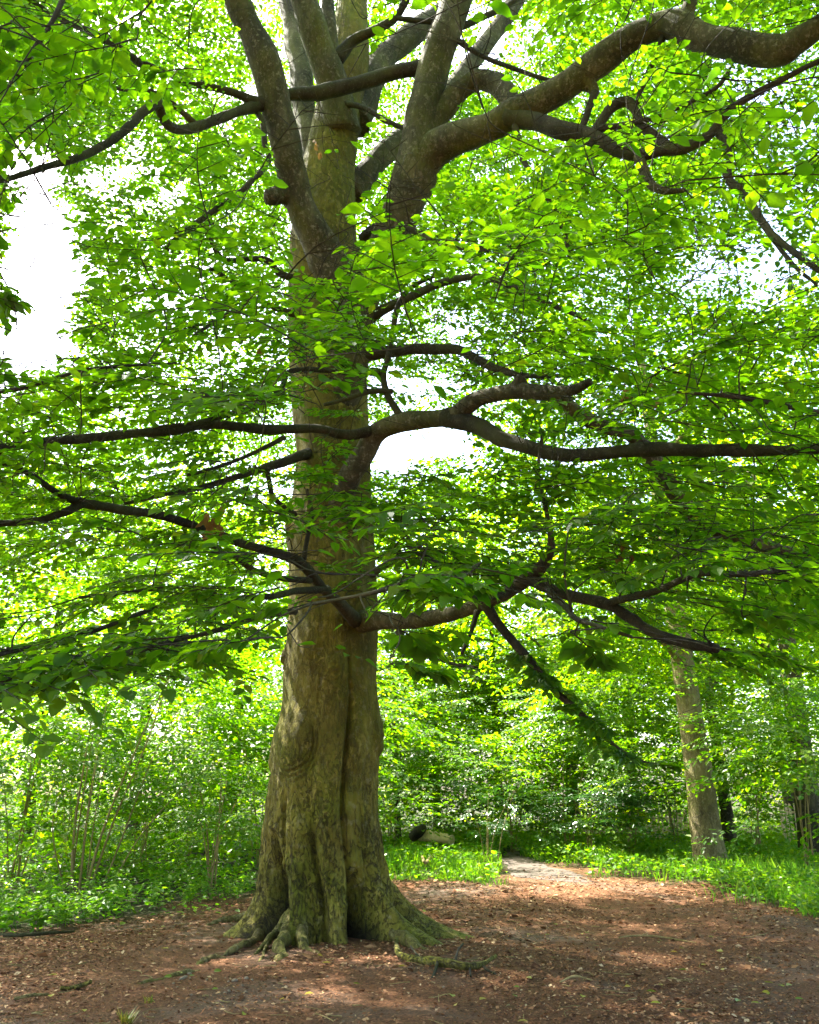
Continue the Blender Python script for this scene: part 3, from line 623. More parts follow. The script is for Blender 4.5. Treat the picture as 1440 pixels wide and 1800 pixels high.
# ------------------------------------------------------------------ the great beech: where the foliage hangs
GAPS = [  # px, py, rx, ry, strength: openings through which the sky shows
 (75, 465, 78, 145, 1.0), (55, 295, 60, 55, 0.8), (70, 605, 75, 42, 0.95), (165, 400, 50, 100, 0.4), (745, 770, 84, 36, 0.93), (690, 808, 38, 34, 0.6), (835, 765, 40, 30, 0.4),
 (1290, 470, 120, 65, 0.6), (1400, 420, 90, 110, 0.5), (1350, 120, 120, 70, 0.6), (1400, 230, 90, 90, 0.55), (1290, 290, 60, 40, 0.5), (925, 70, 75, 50, 0.55), (1010, 60, 40, 30, 0.45),
 (780, 440, 90, 70, 0.3), (800, 570, 70, 40, 0.45), (250, 250, 120, 60, 0.3), (300, 60, 60, 60, 0.2), (250, 330, 90, 60, 0.3), (470, 610, 55, 35, .45), (720, 690, 90, 45, 0.6),
 (1090, 600, 50, 30, .3), (960, 930, 40, 25, .3), (1290, 860, 60, 40, .35)]
TRUNK_KEEP = [(-2000, 0.10), (300, 0.10), (420, 0.13), (480, 0.45), (560, 0.85), (640, 0.7), (700, 0.7), (760, 0.85), (860, 0.8), (960, 0.6), (1080, 0.45), (1105, 0.12), (1190, 0.02), (2200, 0.0)]
PYK = np.array([k[0] for k in TRUNK_KEEP], float); PVK = np.array([k[1] for k in TRUNK_KEEP], float)
ROWS_A = np.array(sorted(ROWS), float)
def guard_grid():
    D = np.zeros((600, 560)); K = np.ones((600, 560))
    gy, gx = np.mgrid[0:600, 0:560]; gx = gx * 4.0 - 398; gy = gy * 4.0 - 398
    for G, kp in GUARD:
        for a, b in zip(G[:-1], G[1:]):
            ab = b[:2] - a[:2]; L2 = ab @ ab + 1e-9
            pad = max(a[3], b[3]) + 10
            x0, x1 = int((min(a[0], b[0]) - pad + 400) / 4), int((max(a[0], b[0]) + pad + 400) / 4) + 1
            y0, y1 = int((min(a[1], b[1]) - pad + 400) / 4), int((max(a[1], b[1]) + pad + 400) / 4) + 1
            if x1 <= 0 or y1 <= 0 or x0 >= 560 or y0 >= 600: continue
            sl = (slice(max(y0, 0), y1), slice(max(x0, 0), x1))
            t = np.clip(((gx[sl] - a[0]) * ab[0] + (gy[sl] - a[1]) * ab[1]) / L2, 0, 1)
            e = np.hypot(gx[sl] - (a[0] + t * ab[0]), gy[sl] - (a[1] + t * ab[1])) - (a[3] + t * (b[3] - a[3]))
            m = e < 6; rad = (a[3] + b[3]) / 2
            kk = kp * 0.5 if rad > 8 else (max(kp, 0.30) if rad > 5.5 else max(kp, 0.55))
            D[sl] = np.where(m, np.maximum(D[sl], a[2] + t * (b[2] - a[2])), D[sl])
            K[sl] = np.where(m, np.minimum(K[sl], kk), K[sl])
    return D, K
GD, GK = guard_grid()
def keep_prob(P):
    px, py, w = project(P)
    k = np.ones(len(P))
    nz = vnoise(np.stack([px / 40, py / 40, P[:, 1] * .2], -1), 1.0, 61)
    for gx, gy, rx, ry, s in GAPS:
        q = ((px - gx) / rx) ** 2 + ((py - gy) / ry) ** 2 + 0.45 * nz
        k *= 1 - s * np.clip(1.5 - q, 0, 1)
    l = np.interp(py, ROWS_A[:, 0], ROWS_A[:, 1]) - 6; r = np.interp(py, ROWS_A[:, 0], ROWS_A[:, 2]) + 8
    infront = (px > l) & (px < r) & (P[:, 1] < TY)
    k = np.where(infront, k * np.interp(py, PYK, PVK), k)
    k = np.where((py > 1200) & (px > l - 60) & (px < r + 30) & (P[:, 1] < TY), k * 0.03, k)
    gi = np.clip(((px + 400) / 4).astype(int), 0, GD.shape[1] - 1); gj = np.clip(((py + 400) / 4).astype(int), 0, GD.shape[0] - 1)
    k = np.where((P[:, 1] < GD[gj, gi] + 0.15), k * GK[gj, gi], k)
    return k

def crown_low(rho, az_front):
    return np.interp(rho, [0, 2, 4, 7, 10.5], [6.0, 4.4, 3.5, 2.7 if az_front else 3.4, 2.3 if az_front else 4.0])
def fill_crown(n_try):
    out = []
    c = 0
    while c < n_try:
        c += 1
        rho = 10.3 * math.sqrt(rng.random()); a = rng.uniform(0, 2 * math.pi)
        x = TX + rho * math.cos(a); y = TY + rho * math.sin(a)
        z = rng.uniform(2.2, 20)
        if z < crown_low(rho, y < 9) or z > 20.5 - 0.06 * rho ** 2: continue
        dist = math.sqrt(x * x + y * y + (z - EYE) ** 2)
        px, py, w = project(np.array([x, y, z]))
        inview = w > 0.5 and -160 < px < 1600 and -160 < py < 1250
        if dist < 4.2 or (y > 12 and rho > 8.2 - 0.5 * max(0, y - 15)): continue
        if y < 0.5 and rng.random() > 0.35: continue
        if not inview and rng.random() > (0.62 if (y < 7.5 and z > 4.5) else 0.25): continue
        if rho < 3.2 and rng.random() > 0.5: continue
        clump = vnoise(np.array([[x, y, z * 2.4]]), 0.55, 77)[0]
        if rng.random() > np.clip((0.62 if z < 8 else 0.85) + 1.5 * clump, 0.06 if z < 8 else 0.2, 1): continue
        gx, gy_ = x - z * SUN_DIR.x / SUN_DIR.z, y - z * SUN_DIR.y / SUN_DIR.z
        opening = max(0.6 * math.exp(-((gx - 3.2) / 3.8) ** 2 - ((gy_ - 10.0) / 3.2) ** 2), math.exp(-((gx - 3.8) / 3.2) ** 2 - ((gy_ - 14.6) / 2.6) ** 2), math.exp(-((gx + 5.6) / 2.6) ** 2 - ((gy_ - 12.3) / 2.0) ** 2))
        if rng.random() < opening * (0.70 + 0.7 * vnoise(np.array([[gx, gy_, 3.0]]), 1.3, 83)[0]): continue
        if inview:
            kp = keep_prob(np.array([[x, y, z]]))[0]
            if kp < 0.3 and rng.random() > kp * 1.6: continue
        da = a + rng.normal(0, 0.75)
        d = np.array([math.cos(da), math.sin(da), rng.normal(-0.12, 0.16)])
        out.append((np.array([x, y, z]), d, rng.uniform(0.75, 1.12), 0))
    return out
NEAR = [  # sprays that hang close to the viewer: x, y, distance, direction (to the right, away), size
 (640, 1085, 3.7, (-1, 0.15), .55), (560, 1050, 3.9, (-.95, .2), .5), (480, 1120, 3.6, (-1, .1), .55), (400, 1125, 3.7, (-1, .2), .6), (300, 1120, 3.9, (-1, -.1), .6), (180, 1150, 4.1, (-1, .1), .6),
 (330, 1090, 4.2, (1, .1), .5), (250, 1135, 4.0, (1, -.15), .5),
 (720, 1010, 3.5, (1, .1), .5), (800, 1015, 3.6, (1, -.2), .5), (850, 1000, 3.9, (.9, .3), .55), (690, 1030, 3.6, (.8, -.4), .45), (660, 1075, 3.6, (.9, .3), .42), (700, 1105, 3.4, (.3, .4), .3), (700, 1165, 3.3, (.6, .2), .25), (740, 960, 4.3, (-.9, .3), .5),
 (1040, 1090, 3.7, (1, .2), .5), (1110, 1120, 3.8, (1, -.2), .5), (1010, 1115, 3.9, (.4, .4), .4), (1190, 960, 4.0, (1, .1), .7), (1290, 1010, 4.0, (1, -.2), .65), (1360, 940, 4.3, (1, .3), .8), (1320, 1080, 4.2, (1, 0), .65), (1230, 1060, 4.3, (1, .2), .6),
 (1180, 740, 4.6, (1, .1), .8), (1280, 690, 4.4, (1, 0), .8), (1370, 760, 4.4, (1, .2), .8), (1150, 830, 4.8, (1, .2), .8), (1000, 620, 5.0, (1, .3), .8), (1120, 640, 5.0, (1, 0), .8),
 (230, 70, 3.3, (-1, .2), .7), (120, 40, 3.2, (-1, .1), .7), (60, 110, 3.4, (-1, -.1), .7), (170, 130, 3.6, (-1, .2), .7), (250, 20, 3.3, (-.8, .4), .6), (330, 120, 3.8, (-1, 0), .6), (90, 200, 3.8, (-1, .3), .6), (20, 40, 3.1, (-1, .3), .6),
 (10, 330, 4.0, (-.6, .5), .5), (-10, 400, 4.0, (-.6, .4), .45), (0, 250, 4.0, (-1, .2), .5), (-30, 510, 4.0, (.5, .5), .35), (180, 570, 4.6, (-1, .1), .45), (130, 630, 4.6, (-1, 0), .6), (60, 690, 4.4, (-1, .1), .7), (200, 660, 4.7, (-1, .3), .7), (300, 640, 4.8, (-1, -.2), .7), (120, 760, 4.8, (-1, .2), .7), (60, 830, 4.7, (-1, .2), .6),
 (560, 640, 6.5, (.6, -.5), .6), (600, 600, 6.8, (-.7, -.3), .6), (540, 590, 6.6, (-1, 0), .7), (420, 590, 6.4, (-1, 0), .8), (330, 620, 6.0, (-1, .1), .8), (570, 770, 6.6, (.2, -.6), .5), (590, 900, 6.8, (.5, -.4), .6), (640, 900, 6.8, (.8, -.3), .6), (560, 840, 6.6, (.2, -.6), .45),
 (570, 180, 7.6, (.5, -.6), .5), (590, 245, 7.6, (.6, -.4), .6), (560, 210, 7.6, (-.2, -.6), .45), (640, 320, 7.4, (.8, -.3), .8), (700, 330, 7.4, (1, -.2), .9), (620, 470, 7.4, (-.3, -.6), .6), (640, 480, 7.2, (.7, -.5), .7), (780, 350, 7.2, (1, 0), .9), (860, 370, 7.2, (1, .2), .9), (760, 560, 7.4, (1, 0), .9),
 (740, 400, 7.0, (1, -.3), .8), (820, 410, 6.8, (1, 0), .8), (900, 390, 6.8, (1, -.1), .8), (700, 440, 7.0, (.8, -.5), .7), (960, 350, 6.9, (1, 0), .8),
]
CLUSTER = [(560, 545, 70, 22, 6.6, 8.6, 8), (600, 440, 45, 22, 7, 8.6, 6), (680, 420, 40, 35, 6.8, 8.6, 8), (600, 630, 45, 40, 6.6, 8.6, 8), (620, 760, 30, 30, 6.8, 8.4, 4), (630, 900, 45, 40, 6.4, 8.6, 8), (20, 400, 26, 60, 3.9, 4.6, 7), (15, 540, 22, 40, 3.9, 4.6, 5), (210, 420, 50, 90, 6.5, 9.5, 10), (180, 560, 50, 30, 5.5, 7.5, 7),
 # x, y, spread x, spread y, nearest, farthest, how many
 (545, 590, 110, 26, 6.2, 8.6, 12), (575, 700, 45, 50, 6.5, 8.5, 7), (560, 810, 28, 40, 6.5, 8.6, 6), (600, 915, 55, 40, 6.2, 8.6, 10), (575, 480, 60, 30, 6.8, 8.4, 5), (660, 470, 45, 40, 6.8, 8.6, 8), (650, 560, 60, 30, 6.6, 8.6, 7),
 (760, 350, 110, 40, 6.4, 8.2, 14), (850, 440, 130, 60, 6.2, 8.4, 18), (760, 560, 90, 40, 6.4, 8.6, 8), (950, 560, 150, 50, 5.6, 8.0, 16), (1120, 640, 180, 50, 5.2, 7.6, 20), (640, 1010, 90, 30, 4.0, 7.0, 8), (760, 960, 110, 45, 4.4, 7.5, 12), (880, 900, 120, 50, 5.0, 8.0, 12),
 (1150, 900, 200, 70, 4.6, 7.5, 22), (1330, 1000, 130, 70, 4.4, 7.0, 16), (1050, 1000, 130, 50, 4.6, 7.0, 12), (300, 690, 170, 45, 5.0, 7.5, 16), (230, 830, 170, 60, 5.0, 7.5, 14), (250, 1000, 200, 60, 4.6, 7.5, 16), (300, 1120, 180, 30, 4.0, 6.0, 10), (570, 200, 45, 45, 7.4, 8.4, 5), (640, 320, 50, 20, 7.2, 8.4, 4),
 (1250, 1230, 90, 50, 12.0, 16.0, 9), (1200, 1050, 90, 70, 9, 14.0, 12), (1380, 620, 90, 70, 5, 8, 10)]
for cx, cy_, sx, sy, d0, d1, n_ in CLUSTER:
    for q in range(n_):
        p = np.array(at(cx + rng.normal(0, sx), cy_ + rng.normal(0, sy), rng.uniform(d0, d1)))
        if p[2] < 1.9: continue
        a = math.atan2(p[1] - TY, p[0] - TX) + rng.normal(0, .7)
        SPRAY_SEEDS.append((p, np.array([math.cos(a), math.sin(a), rng.normal(-.12, .1)]), rng.uniform(.6, 1.0), 0))
for px, py, d, (dx, dy), k in NEAR:
    SPRAY_SEEDS.append((np.array(at(px, py, d)), np.array([dx, dy, rng.normal(-0.12, 0.06)]), k, 2))
SPRAY_SEEDS += fill_crown(35500)

def grow_foliage():
    skP = np.array([s[0] for s in SKEL]); skR = np.array([s[1] for s in SKEL])
    leaves = [[], [], [], []]
    luck = []
    tw = Soup()
    nodes = [skP]; 
    allP = skP.copy(); allR = skR.copy(); ext = []
    order = sorted(range(len(SPRAY_SEEDS)), key=lambda i: (SPRAY_SEEDS[i][3] != 1 and 1 or 0, np.min(((skP - SPRAY_SEEDS[i][0]) ** 2).sum(1))))
    for qi, i in enumerate(order):
        p, d, k, kind = SPRAY_SEEDS[i]
        sp = SPRAYS[rng.integers(len(SPRAYS))]
        M = frame(d, 0.12)
        px, py, w = project(p)
        c = place_spray(sp, M, p, k)
        vis = w > 0.5 and -250 < px < 1690 and -300 < py < 1400
        for a, b in zip(leaves, c): a.append(b)
        luck.append(np.full(len(c[0]), rng.random()))
        dist = np.linalg.norm(p - np.array([0, 0, EYE]))
        if vis:
            kp = keep_prob(np.array([p, c[0][len(c[0]) // 2]]))
            if kp.max() > 0.4:
                for P, lv in sp['tw']:
                    if lv and dist > 7.5: continue
                    step = 4 if dist > 6 else 3
                    Q = P[::step] if len(P) > step + 1 else P[[0, -1]]
                    V, Fq, _ = tube((Q * k) @ M.T + p, np.linspace(0.0036, 0.0014, len(Q)) * (1 if lv else 1.5), 3, cap=False)
                    tw.add(V, Fq)
        if kind != 1:
            # a twig back to the nearest wood that lies closer to the trunk
            dd = ((allP - p) ** 2).sum(1)
            rho = np.hypot(p[0] - TX, p[1] - TY); rr = np.hypot(allP[:, 0] - TX, allP[:, 1] - TY)
            dd = dd + np.where(rr > rho, 0.5, 0) + np.where(allP[:, 2] > p[2] + 1.5, 0.8, 0)
            j = int(np.argmin(dd)); s = allP[j]
            L = np.linalg.norm(s - p)
            if L > 0.05:
                dn = d / np.linalg.norm(d)
                m1 = s * 0.62 + p * 0.38 + np.array([0, 0, 0.10 * L]) + rng.normal(0, 0.09 * L, 3)
                m2 = p - dn * min(0.18 * L, 0.22) + rng.normal(0, 0.02 * L, 3)
                C = spline(np.array([s, m1, m2, p]), 3 if dist > 8 else 5)
                r0 = min(allR[j] * 0.75, 0.005 + 0.0045 * L); 
                if vis: 
                    V, Fq, _ = tube(C, np.linspace(max(r0, 0.0035), 0.003, len(C)), 4 if dist > 6 else 5, cap=False); tw.add(V, Fq)
                ext.append((C[len(C) // 2], 0.7 * r0)); ext.append((p, 0.005))
        if qi % 12 == 11 and ext:
            allP = np.vstack([allP, np.array([e[0] for e in ext])]); allR = np.concatenate([allR, [e[1] for e in ext]]); ext = []
    pos, d, n, s = (np.concatenate(a) for a in leaves)
    kpr = keep_prob(pos); lk = 0.72 * np.concatenate(luck) + 0.28 * rng.random(len(pos))
    keep = (lk < kpr) & (kpr > 0.035)
    keep &= np.linalg.norm(pos - np.array([0, 0, EYE]), axis=1) > 2.2
    pos, d, n, s = pos[keep], d[keep], n[keep], s[keep]
    px, py, w = project(pos + d * s[:, None] * 0.5)
    inv = (w > 0) & (px > 0) & (px < 1440) & (py > 0) & (py < 1800)
    size = np.where(inv, s / np.maximum(w, 0.1), 0)
    big = np.argsort(-size)[:300]
    rest = np.ones(len(pos), bool); rest[big] = False
    fine = rest & inv & (w < 10.5); rough_ = rest & ~fine
    sp_ = leaf_soup(pos[fine], d[fine], n[fine], s[fine]); leaf_soup_far(pos[rough_], d[rough_], n[rough_], s[rough_], sp_)
    o = link('foliage', sp_.mesh('beech_foliage'), beech_leaf_mat, beech, True); tag(o, kind='stuff')
    o = link('fine_twigs', tw.mesh('beech_twigs', True), branch_mat, beech, True); tag(o, kind='stuff')
    # the three hundred leaves that show largest: each a leaf of its own, pleated along its veins
    variants = []
    for v in range(4):
        r = np.random.default_rng(900 + v)
        nseg = 7; V = []; Q = []
        for i in range(nseg + 1):
            t = i / nseg
            hw = 0.33 * (math.sin(math.pi * min(1, t * 0.97 + 0.02) ** 0.82) ** 0.85) if 0 < i < nseg else 0.008
            zc = -0.16 * t * t * (1 + 0.6 * r.uniform(-1, 1)) ; pl = 0.018 * (1 if i % 2 else -1)
            for u in (-1, -0.5, 0, 0.5, 1):
                V.append((t, u * hw * r.uniform(0.96, 1.04), zc + 0.13 * abs(u) * hw * 2 + pl * abs(u) + (0.02 * r.normal() if abs(u) == 1 else 0)))
        for i in range(nseg):
            for j in range(4): a = i * 5 + j; Q.append((a, a + 1, a + 6, a + 5))
        q = len(V)
        V += [(-0.12, -0.012, 0.01), (-0.12, 0.012, 0.01), (0.04, 0.012, 0.0), (0.04, -0.012, 0.0)]; Q.append((q, q + 1, q + 2, q + 3))
        variants.append(np_mesh('beech_leaf', np.array(V), [np.array(Q)], True)); variants[-1].materials.append(beech_leaf_mat)
    base = Vector(beech.location)
    for q, i in enumerate(big):
        o = bpy.data.objects.new('leaf', variants[q % 4]); COL.objects.link(o); o.parent = beech
        y = np.cross(n[i], d[i])
        m = Matrix(((d[i][0], y[0], n[i][0], pos[i][0] - base.x), (d[i][1], y[1], n[i][1], pos[i][1] - base.y), (d[i][2], y[2], n[i][2], pos[i][2] - base.z), (0, 0, 0, 1)))
        o.matrix_basis = m @ Matrix.Scale(float(s[i]), 4)
    # small bunches of withered leaves
    for px_, py_, dd, cnt, sc in ((375, 915, 6.9, 16, 0.11), (1100, 692, 6.5, 9, 0.09), (1155, 690, 6.6, 5, .08), (553, 262, 7.6, 8, 0.08), (455, 610, 6.6, 3, 0.08), (1085, 965, 6, 5, .07)):
        c = np.array(at(px_, py_, dd))
        P = c + rng.normal(0, 1, (cnt, 3)) * np.array([0.05, 0.05, 0.06]); D = np.stack([rng.normal(0, .5, cnt), rng.normal(0, .5, cnt), np.full(cnt, -1.0)], 1)
        Nn = rng.normal(0, 1, (cnt, 3)); D, Nn = orth(D, Nn)
        for i in range(cnt):
            o = link('withered_leaf', leaf_soup(P[i:i + 1], D[i:i + 1], Nn[i:i + 1], np.array([sc * rng.uniform(.8, 1.2)])).mesh('withered_leaf'), dead_leaf_mat, beech, True)
grow_foliage()

# ------------------------------------------------------------------ roots above the soil
def root(pts, k=9, m=root_mat):
    S = []
    for px, py, lift, r in pts:
        g = on_ground(px, py); t = g.y / ray(px, py).y
        S.append((g.x, g.y, lift + float(gh(g.x, g.y)), r / FPX * t))
    S = spline(S, 10)
    C = S[:, :3] + .7 * S[:, 3:4] * np.stack([vnoise(S[:, :3], 5.0, 44 + q) for q in range(3)], -1)
    V, Q, T3 = tube(C, S[:, 3], k + 5, 0.6, random.randint(0, 999))
    return link('root', np_mesh('root', V, [Q, T3], True), m, trunk, True)
root([(530, 1625, 0.45, 15), (514, 1642, 0.28, 17), (503, 1657, 0.11, 15), (497, 1670, 0.02, 12), (492, 1682, -0.03, 9), (484, 1694, -0.05, 6), (470, 1706, -0.09, 4)], 11)
root([(515, 1648, 0.24, 12), (520, 1657, 0.15, 12), (531, 1666, 0.05, 10), (546, 1673, -0.01, 8), (566, 1679, -0.03, 5), (590, 1683, -0.08, 3)], 10)
root([(500, 1652, 0.16, 9), (480, 1660, 0.08, 6), (462, 1667, 0.03, 4), (446, 1675, 0.0, 3), (430, 1685, -0.04, 2)], 7)
root([(476, 1661, 0.06, 4), (466, 1671, 0.02, 3), (461, 1680, 0.0, 2.5), (452, 1690, -0.03, 2)], 6)
root([(452, 1652, 0.05, 9), (425, 1664, 0.02, 7), (400, 1672, 0.01, 5), (378, 1679, -0.04, 4)], 8)
root([(690, 1655, 0.10, 14), (712, 1664, 0.06, 12), (735, 1670, 0.0, 9), (765, 1676, -0.06, 5)], 10)
root([(398, 1676, -0.03, 5), (378, 1679, 0.0, 6), (362, 1684, 0.0, 6), (345, 1691, -0.02, 5), (328, 1699, -.05, 3)], 8)
root([(350, 1702, -0.03, 5), (318, 1709, -0.004, 5), (280, 1718, -0.012, 4), (240, 1729, -0.02, 4), (205, 1744, -.05, 2)], 8)
root([(455, 1620, 0.10, 10), (425, 1620, 0.05, 9), (398, 1622, 0.02, 7), (374, 1626, -0.01, 6), (352, 1630, -0.06, 4)], 8)

# ------------------------------------------------------------------ woodland behind
def crown_variant(seed, clumps, sprays, spread, flat, leafk, shape=1.0):
    """unit crown: radius 1 across, height 1 (z from -1 to 1), in clumps"""
    r = np.random.default_rng(seed)
    C = []
    while len(C) < clumps:
        p = r.uniform(-1, 1, 3)
        if np.linalg.norm(p) < 1 and np.linalg.norm(p) > 0.35: C.append(p * np.array([1, 1, 1]))
    C = np.array(C)
    out = [[], [], [], []]
    for q in range(sprays):
        c = C[r.integers(clumps)]
        p = c + r.normal(0, spread, 3) * np.array([1, 1, flat])
        if p[2] < -1.05: continue
        a = math.atan2(p[1], p[0]) + r.normal(0, 0.8)
        d = np.array([math.cos(a), math.sin(a), r.normal(-0.15, 0.2)])
        M = frame(d, 0.22)
        sp = SPRAYS[r.integers(len(SPRAYS))]
        out[0].append((p, M, sp))
    return out[0]
def crown_mesh(name, V, R_, H, k):
    """scale a unit crown to radius R_ and half height H with sprays of true size k"""
    P, D, Nn, S = [], [], [], []
    for p, M, sp in V:
        a, b, c, s = place_spray(sp, M, np.array([p[0] * R_, p[1] * R_, p[2] * H]), k)
        sel = slice(None, None, 1)
        P.append(a); D.append(b); Nn.append(c); S.append(s)
    P, D, Nn, S = map(np.concatenate, (P, D, Nn, S))
    return (leaf_soup_far if k > 1.5 else leaf_soup)(P, D, Nn, S).mesh(name)
tall_crowns = [crown_mesh('wood_crown', crown_variant(300 + i, 34, 270, 0.17, 0.4, 1), 4.2, 5.0, 2.0) for i in range(3)]
for m in tall_crowns: m.materials.append(wood_leaf_mat)
shrub_crowns = [crown_mesh('shrub_crown', crown_variant(340 + i, 20, 135, 0.27, 0.6, 1), 1.9, 1.9, 1.2) for i in range(3)]
for m in shrub_crowns: m.materials.append(shrub_leaf_mat)
dark_crown = crown_mesh('dark_crown', crown_variant(390, 14, 200, 0.26, 0.6, 1), 1.9, 1.3, 0.95); dark_crown.materials.append(dark_leaf_mat)

sapling_crown = crown_mesh('sapling_crown', crown_variant(395, 12, 42, 0.25, 0.8, 1), 1.9, 1.9, 0.8); sapling_crown.materials.append(dark_leaf_mat)
def simple_tube(name, pts, rad, m, parent, k=8, rough=0.15):
    S = spline(np.column_stack([np.asarray(pts, float), np.asarray(rad, float)]), 6)
    V, Q, T3 = tube(S[:, :3], np.maximum(S[:, 3], 0.003), k, rough, random.randint(0, 9999))
    return link(name, np_mesh(name, V, [Q, T3], True), m, parent)
def wood_tree(px, d, h, crown, label, r0=0.22, lean=(0, 0), cr=1.0, m=None, low=0.30, name='woodland_tree', rz=None):
    x = (px - 720) / FPX * d / ray(px, 1480).y
    z = float(gh(x, d))
    t = empty(name, (x, d, z), label, 'tree')
    lx, ly = lean
    simple_tube('trunk', [(0, 0, -0.1), (lx * 0.15, ly * 0.15, h * 0.15), (lx * 0.45, ly * 0.45, h * 0.45), (lx * 0.75, ly * .75, h * 0.72), (lx, ly, h * 0.95)],
                [r0 * 1.35, r0, r0 * 0.8, r0 * 0.5, 0.03], m or limb_mat, t, 10)
    for q in range(5):
        f = low + 0.1 + 0.11 * q; a = random.uniform(0, 6.28); L = h * random.uniform(0.16, 0.26)
        b = np.array([lx * f, ly * f, h * f])
        simple_tube('branch', [b, b + np.array([math.cos(a) * L * .5, math.sin(a) * L * .5, L * 0.35]), b + np.array([math.cos(a) * L, math.sin(a) * L, L * 0.5])],
                    [r0 * 0.4, r0 * 0.25, 0.02], m or limb_mat, t, 6)
    c = bpy.data.objects.new('crown', tall_crowns[crown]); COL.objects.link(c); c.parent = t
    zc = h * (1 + low) / 2; H = h * (1 - low) / 2
    c.location = (lx * 0.6, ly * 0.6, zc); c.rotation_euler = (0, 0, random.uniform(0, 6.28) if rz is None else rz); c.scale = (cr * h / 12, cr * h / 12, H / 5.0)
    tag(c, kind='stuff')
    return t
WOOD = [
 (-180, 31, 17, 0, 'tall woodland tree at the far left edge of the photo', 0.25, 1.1),
 (40, 33, 14, 1, 'woodland tree behind the fan of hazel stems', 0.22, 1.1),
 (230, 30, 13.5, 2, 'leafy woodland tree between the hazel and the great trunk', 0.2, 1.1),
 (400, 32, 16, 0, 'bright woodland tree close behind the left edge of the great trunk', 0.22, 1.1),
 (560, 36, 15, 1, 'woodland tree straight behind the great trunk', 0.22, 1.1),
 (700, 29, 9.5, 2, 'slim brown trunk showing just right of the great trunk', 0.10, 0.85),
 (770, 36, 11.5, 0, 'far pale tree behind the lying log', 0.16, 1.1),
 (880, 34, 11, 1, 'far tree above the bend of the gravel path', 0.18, 1.1),
 (1010, 31, 14, 2, 'bright tree over the grass right of the path', 0.2, 1.1),
 (1120, 35, 16, 0, 'far tree behind the leaning pale trunk on its left side', 0.22, 1.2),
 (1285, 24.5, 11, 1, 'dark slender tree close behind the leaning pale trunk', 0.16, 1.0),
 (1430, 22.5, 12, 2, 'dark trunked tree at the right edge in front of the palings', 0.3, 1.1),
 (1600, 31, 18, 0, 'big tree beyond the right edge of the photo', 0.3, 1.2),
 (1400, 36, 17, 1, 'tall far tree behind the paling fence', 0.25, 1.2),
]
for px, d, h, c, lab, r0, cr in WOOD: wood_tree(px, d, h, c, lab, r0, (random.uniform(-.4, .4), random.uniform(-.4, .4)), cr)
wood_tree(1246, 19.0, 15, 2, 'leaning pale grey beech trunk beside the grass at the right', 0.285, (-0.35, 0.3), 0.8, pale_mat, 0.19, 'pale_beech')

def shrub(px, d, h, crown, label, stems, cr=1.0, name='shrub', low=0.12, crown_me=None, sm=None, cz=None):
    x = (px - 720) / FPX * d / ray(px, 1480).y
    t = empty(name, (x, d, float(gh(x, d))), label, 'shrub')
    for s in stems:                            # each stem: list of (dx, dy, z), base radius
        pts, r = s
        simple_tube('stem', [(0 + pts[0][0], pts[0][1], -0.05)] + [p for p in pts[1:]], np.linspace(r, r * 0.3, len(pts)), sm or stem_mat, t, 6)
    c = bpy.data.objects.new('foliage', crown_me or shrub_crowns[crown]); COL.objects.link(c); c.parent = t
    H = h * (1 - low) / 2
    c.location = (0, 0, h * (1 + low) / 2 if cz is None else cz); c.rotation_euler = (0, 0, random.uniform(0, 6.28)); c.scale = (cr * h / 3.8,) * 2 + (H / 1.9,)
    tag(c, kind='stuff')
    return t
def fan(n, h, spread, r=0.03, seed=0):
    rr = random.Random(seed); out = []
    for i in range(n):
        a = rr.uniform(0, 6.28); s = rr.uniform(0.3, 1) * spread
        bx, by = rr.uniform(-.12, .12), rr.uniform(-.12, .12)
        out.append(([(bx, by, 0), (bx + math.cos(a) * s * .35, by + math.sin(a) * s * .35, h * .45), (bx + math.cos(a) * s, by + math.sin(a) * s, h * rr.uniform(.75, .95))], r * rr.uniform(.3, .75)))
    return out
hz = [([(-.12, 0, 0), (-.20, 0, .9), (-.22, .1, 1.9), (-.15, .1, 3.2)], .026), ([(-.16, .06, 0), (-.16, .05, 1.0), (-.12, .1, 2.6)], .02), ([(0, 0, 0), (-.02, .05, 1.3), (.06, .1, 3.2)], .018), ([(.06, .1, 0), (.10, .05, 1.3), (.22, .1, 2.6)], .014),
      ([(.08, 0, 0), (.30, -.05, 1.0), (.70, -.1, 2.2), (1.35, -.1, 4.0)], .025), ([(.12, .05, 0), (.42, .05, 1.1), (.80, .1, 2.3), (1.15, .1, 3.6)], .022), ([(.3, .1, 0), (.62, .1, 1.0), (.95, .1, 2.1), (1.5, .2, 3.4)], .017),
      ([(-.05, .1, 0), (-.06, .1, 1.2), (-.05, .2, 2.5)], .015), ([(.4, .1, .1), (.9, .1, .9), (1.6, .15, 1.7), (2.3, .2, 2.2)], .014), ([(-.2, 0, 0), (-.5, .0, .7), (-.62, .1, 1.2), (-.5, .1, 1.7)], .014)]
shrub(150, 14.6, 6.0, 0, 'hazel with a fan of bare straight stems at the left', hz, 0.9, 'hazel_shrub', 0.46)
